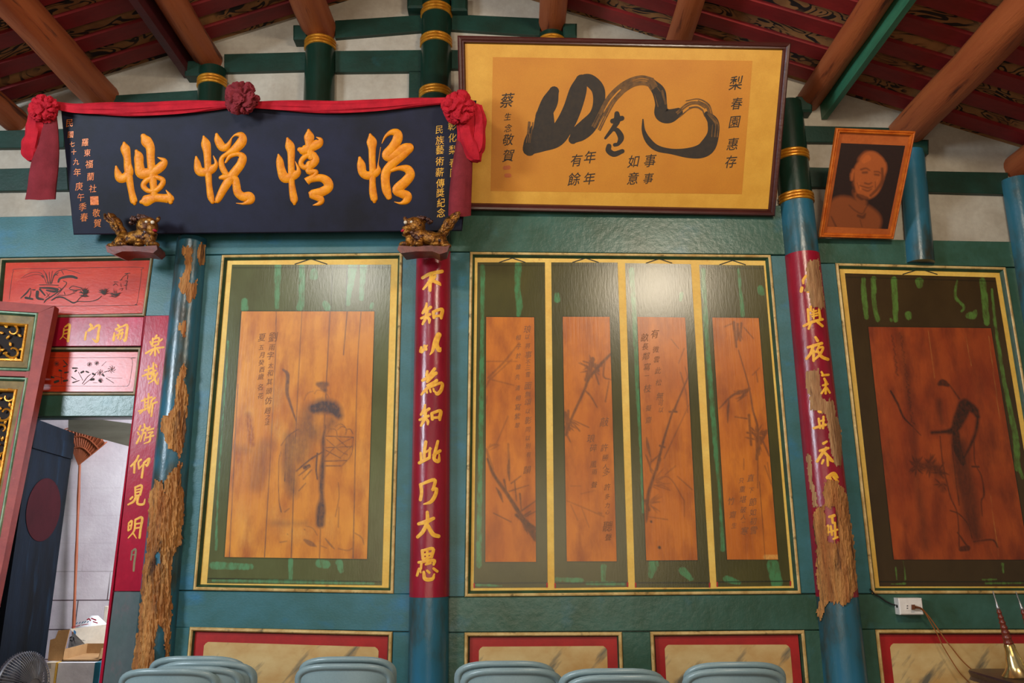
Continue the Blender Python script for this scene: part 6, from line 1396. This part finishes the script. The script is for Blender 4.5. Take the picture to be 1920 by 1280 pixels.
# ================================================================== BOXES IN THE DOORWAY, FAN
kb = lambda x, y: (x / 6.4, 1080 + y / 6.4)
yb1 = .40; fb = wallplane(yb1); bkp = wallplane(yb1 + .26)
bl, br_ = fb.hit(*kb(745, 1012)), fb.hit(*kb(1185, 1005)); zc = min(bl.z, br_.z)
xL = fb.hit(*kb(575, 1015)).x; xR = br_.x
zt_ = bkp.hit(*kb(800, 806)).z
t = thing('open_carton', 'open brown carton with raised flaps, topmost of the stack in the doorway', 'carton', ((xL + xR) / 2, yb1 + .13, zc))
wl = .006
x0c = bl.x; hF = zc + .07
part('bottom', MB().box((x0c, yb1, zc), (xR, yb1 + .26, zc + .006)), m_card, t)
part('back_wall', MB().box((x0c, yb1 + .254, zc), (xR, yb1 + .26, zt_)), m_card, t)
part('right_wall', MB().hexa([(xR - wl, yb1, zc), (xR, yb1, zc), (xR, yb1 + .02, zt_), (xR - wl, yb1 + .02, zt_)], [(xR - wl, yb1 + .26, zc), (xR, yb1 + .26, zc), (xR, yb1 + .26, zt_), (xR - wl, yb1 + .26, zt_)]), m_card, t)
part('left_wall', MB().box((x0c, yb1, zc), (x0c + wl, yb1 + .26, zt_)), m_card, t)
fl_ = [fb.hit(*kb(*p)) for p in ((572, 1015), (745, 1012), (835, 640), (700, 650), (662, 745), (602, 762))]
mb = MB().add([*fl_, *[p + Vector((0, .006, 0)) for p in fl_]], [tuple(range(6)), tuple(range(11, 5, -1))] + [(i, i + 6, (i + 1) % 6 + 6, (i + 1) % 6) for i in range(6)])
part('side_flap', mb, m_card, t)
fq_ = [Vector((x0c, yb1 + .254, zt_ - .01)), Vector((xR + .0, yb1 + .254, zt_ - .01)), wallplane(yb1 + .31).hit(*kb(1285, 575)), wallplane(yb1 + .31).hit(*kb(838, 632))]
fpl = Plane(fq_[0], (Vector(fq_[1]) - fq_[0]).cross(Vector(fq_[3]) - fq_[0]))
part('printed_flap', MB().hexa(fq_, [p - fpl.n * .005 for p in fq_]), m_cardwhite, t, label='white printed back flap')
mb = MB()
kbd = dict(org=(0, 1080), sc_=6.4)
for a0 in (90, 210, 330):
    arc = [(862 + 24 * math.cos(math.radians(a0 + d_)), 752 - 24 * math.sin(math.radians(a0 + d_)), 7) for d_ in (0, 35, 70)]
    brush(mb, fpl, [arc], off=.0012, **kbd)
part('recycling_mark', mb, m_black, t, kind='stuff', label='recycling mark')
part('printed_mark', brush(MB(), fpl, [[(905, 640, 12), (900, 665, 16), (905, 690, 8)]], off=.0012, **kbd), m_blueprint, t, label='blue printed mark')
mb = MB(); rb = random.Random(2)
for y_, x_0, x_1 in ((640, 950, 1200), (668, 970, 1160), (770, 900, 1180)):
    x_ = x_0
    while x_ < x_1: brush(mb, fpl, [[(x_, y_ - 5, 3), (x_ + rb.uniform(2, 8), y_ + 5, 3)], [(x_ - 4, y_, 2.5), (x_ + 9, y_, 2.5)]], off=.0012, **kbd); x_ += 20
part('printed_lines', mb, m_greyprint, t, kind='stuff', label='tiny grey printed lines')
# carton underneath, and a white wrapped pack beside it in front
yb2 = .36; f2 = wallplane(yb2)
a_, b_ = f2.hit(*kb(560, 1022)), f2.hit(*kb(672, 1018))
t = thing('carton', 'cream carton at the left of the stack in the doorway, below the open carton', 'carton', ((a_.x + b_.x) / 2, yb2 + .15, 0))
part('box', MB().box((a_.x, yb2, 0), (b_.x, yb2 + .30, zc - .004)), m_cardwhite, t)
mb = MB(); s2 = wallplane(yb2)
for k in range(7): brush(mb, s2, [[(572, 1050 + k * 9, 2.5), (612, 1049 + k * 9, 2.5)]], off=.0006, **kbd)
part('printed_label', mb, m_greyprint, t, kind='stuff', label='small grey printed label')
part('yellow_edge', MB().box((b_.x + .001, yb2, 0), (b_.x + .012, yb2 + .30, zc - .004)), m_yellow, t, label='yellow edge')
c_, d_ = f2.hit(*kb(715, 1030)), f2.hit(*kb(1140, 1030)); e_ = f2.hit(*kb(1212, 1015))
t = thing('wrapped_pack', 'white wrapped pack with a teal side, below the open carton', 'package', ((c_.x + d_.x) / 2, yb2 + .15, 0))
mb = MB(); rings = []
for i in range(26):
    z = (zc - .006) * i / 25
    rings.append([(b_.x + .016, yb2 + .004 * mnoise.noise(Vector((i * .7, 0, 0))), z), (c_.x + (d_.x - c_.x) * .33, yb2 + .006 * mnoise.noise(Vector((i * .9, 3, 0))), z), (c_.x + (d_.x - c_.x) * .66, yb2 + .006 * mnoise.noise(Vector((i * .8, 6, 0))), z), (d_.x, yb2, z), (d_.x, yb2 + .30, z), (b_.x + .016, yb2 + .30, z)])
part('wrapper', mb.rings(rings), m_paper, t)
part('teal_side', MB().box((d_.x + .0005, yb2, 0), (e_.x, yb2 + .30, zc - .006)), m_cyan, t, label='teal printed side')
# white bag behind the carton
pts = [(780, 632), (830, 600), (900, 560), (1000, 512), (1090, 478), (1180, 474), (1236, 476), (1234, 580), (1200, 640)]
yq = .80
t = thing('plastic_bag', 'white plastic bag with pink and blue print behind the open carton', 'bag', (wallplane(yq).hit(*kb(1010, 640)).x, yq, 0))
mb = MB(); cx = wallplane(yq).hit(*kb(1020, 640)); tp = wallplane(yq).hit(*kb(1100, 474)).z; wx = wallplane(yq).hit(*kb(1240, 640)).x - wallplane(yq).hit(*kb(780, 640)).x
rings = []
for i in range(15):
    f_ = i / 14; z = tp * (1 - (1 - f_) ** 1.0) if f_ < .8 else tp * f_
    k_ = .5 if f_ < .82 else .5 * math.sqrt(max(0.03, 1 - ((f_ - .82) / .18) ** 2))
    rings.append([(cx.x + .05 * f_ + wx * k_ * math.cos(a) * (1 + .05 * mnoise.noise(Vector((i, a, 0)))), yq + .11 * math.sin(a) * (k_ / .5), z) for a in np.linspace(0, 2 * math.pi, 24, endpoint=False)])
part('sack', mb.rings(rings), m_paper, t)
bp = wallplane(yq - .115)
part('pink_print', brush(MB(), bp, [[(1050, 520, 8), (1070, 510, 8), (1085, 530, 8)], [(1100, 505, 7), (1150, 525, 9)], [(1120, 545, 6), (1170, 560, 7)], [(860, 612, 4), (960, 590, 4)], [(980, 585, 4), (1060, 572, 4)]], off=.001, **kbd), m_redprint, t, kind='stuff', label='pink printed marks')
part('blue_print', brush(MB(), bp, [[(915, 570, 5), (930, 556, 5)], [(950, 565, 5), (965, 550, 5)], [(985, 560, 5), (1000, 545, 5)], [(1015, 555, 5), (1030, 542, 5)], [(1050, 552, 5), (1062, 545, 5)]], off=.001, **kbd), m_blueprint, t, kind='stuff', label='blue printed marks')
ww = wallplane(.93)
qs = [ww.hit(*kb(1240, 700)), ww.hit(*kb(1300, 700)), ww.hit(*kb(1300, 360)), ww.hit(*kb(1256, 360))]
qs[0].z = qs[1].z = 0; solo('wooden_slat', MB().board(qs, .02, bev=.002), m_cardwhite, 'pale upright wooden slat beside the plastic bag in the doorway', 'slat')

# fan at the lower left corner
yf = -.55; cf = wallplane(yf).hit(40, 1290); R = .15
ax = Vector((.98, -.19, .06)).normalized(); e1 = ax.cross(Vector((0, 0, 1))).normalized(); e2 = e1.cross(ax)
t = thing('electric_fan', 'grey wire-caged electric fan seen edge-on at the lower left corner', 'fan', (cf.x - .03, yf, 0))
def circ(r, h, n=40): return [cf + ax * h + (e1 * math.cos(2 * math.pi * k / n) + e2 * math.sin(2 * math.pi * k / n)) * r for k in range(n + 1)]
def domew(sgn):
    mb = MB()
    for k in range(72):
        a = 2 * math.pi * k / 72; dv = e1 * math.cos(a) + e2 * math.sin(a)
        mb.tube([cf + ax * (sgn * (.012 + .058 * math.sqrt(max(0, 1 - (r / R) ** 2)))) + dv * r for r in (.04, .08, .12, .148, .16, R)], .0016, 5)
    return mb
part('front_guard', domew(1), m_grille, t); part('rear_guard', domew(-1), m_grille, t)
part('rim', MB().tube(circ(R, 0), .007, 8, cap=False), m_grille, t)
part('guard_cap', MB().lathe(cf + ax * .066, ax, [(.001, .006), (.03, .005), (.04, 0), (.04, -.004)], 24), m_grille, t)
part('motor', MB().lathe(cf - ax * .20, ax, [(.02, 0), (.05, .02), (.055, .07), (.05, .12), (.02, .13)], 24), m_black, t)
for k in range(3):
    a0 = 2 * math.pi * k / 3; rings = []
    for r in (.03, .07, .11, .14):
        ring = []
        for j in range(6):
            a = a0 + (j / 5 - .5) * 1.1; ring.append(cf + ax * (.02 * (j / 5 - .5)) + (e1 * math.cos(a) + e2 * math.sin(a)) * r)
        rings.append(ring)
    mb = MB(); mb.rings(rings, close=False, cap=False); mb.rings([[p + ax * .003 for p in r_] for r_ in rings], close=False, cap=False)
    part('blade', mb, m_grille, t)
part('neck', MB().tube([cf - ax * .14, cf - ax * .14 + Vector((0, 0, -.20)), Vector((cf.x - .13, yf + .05, .06))], [.02, .018, .018], 12), m_black, t)
part('foot', MB().lathe((cf.x - .13, yf + .05, 0), (0, 0, 1), [(.17, 0), (.17, .02), (.10, .05), (.03, .08)], 32), m_black, t)
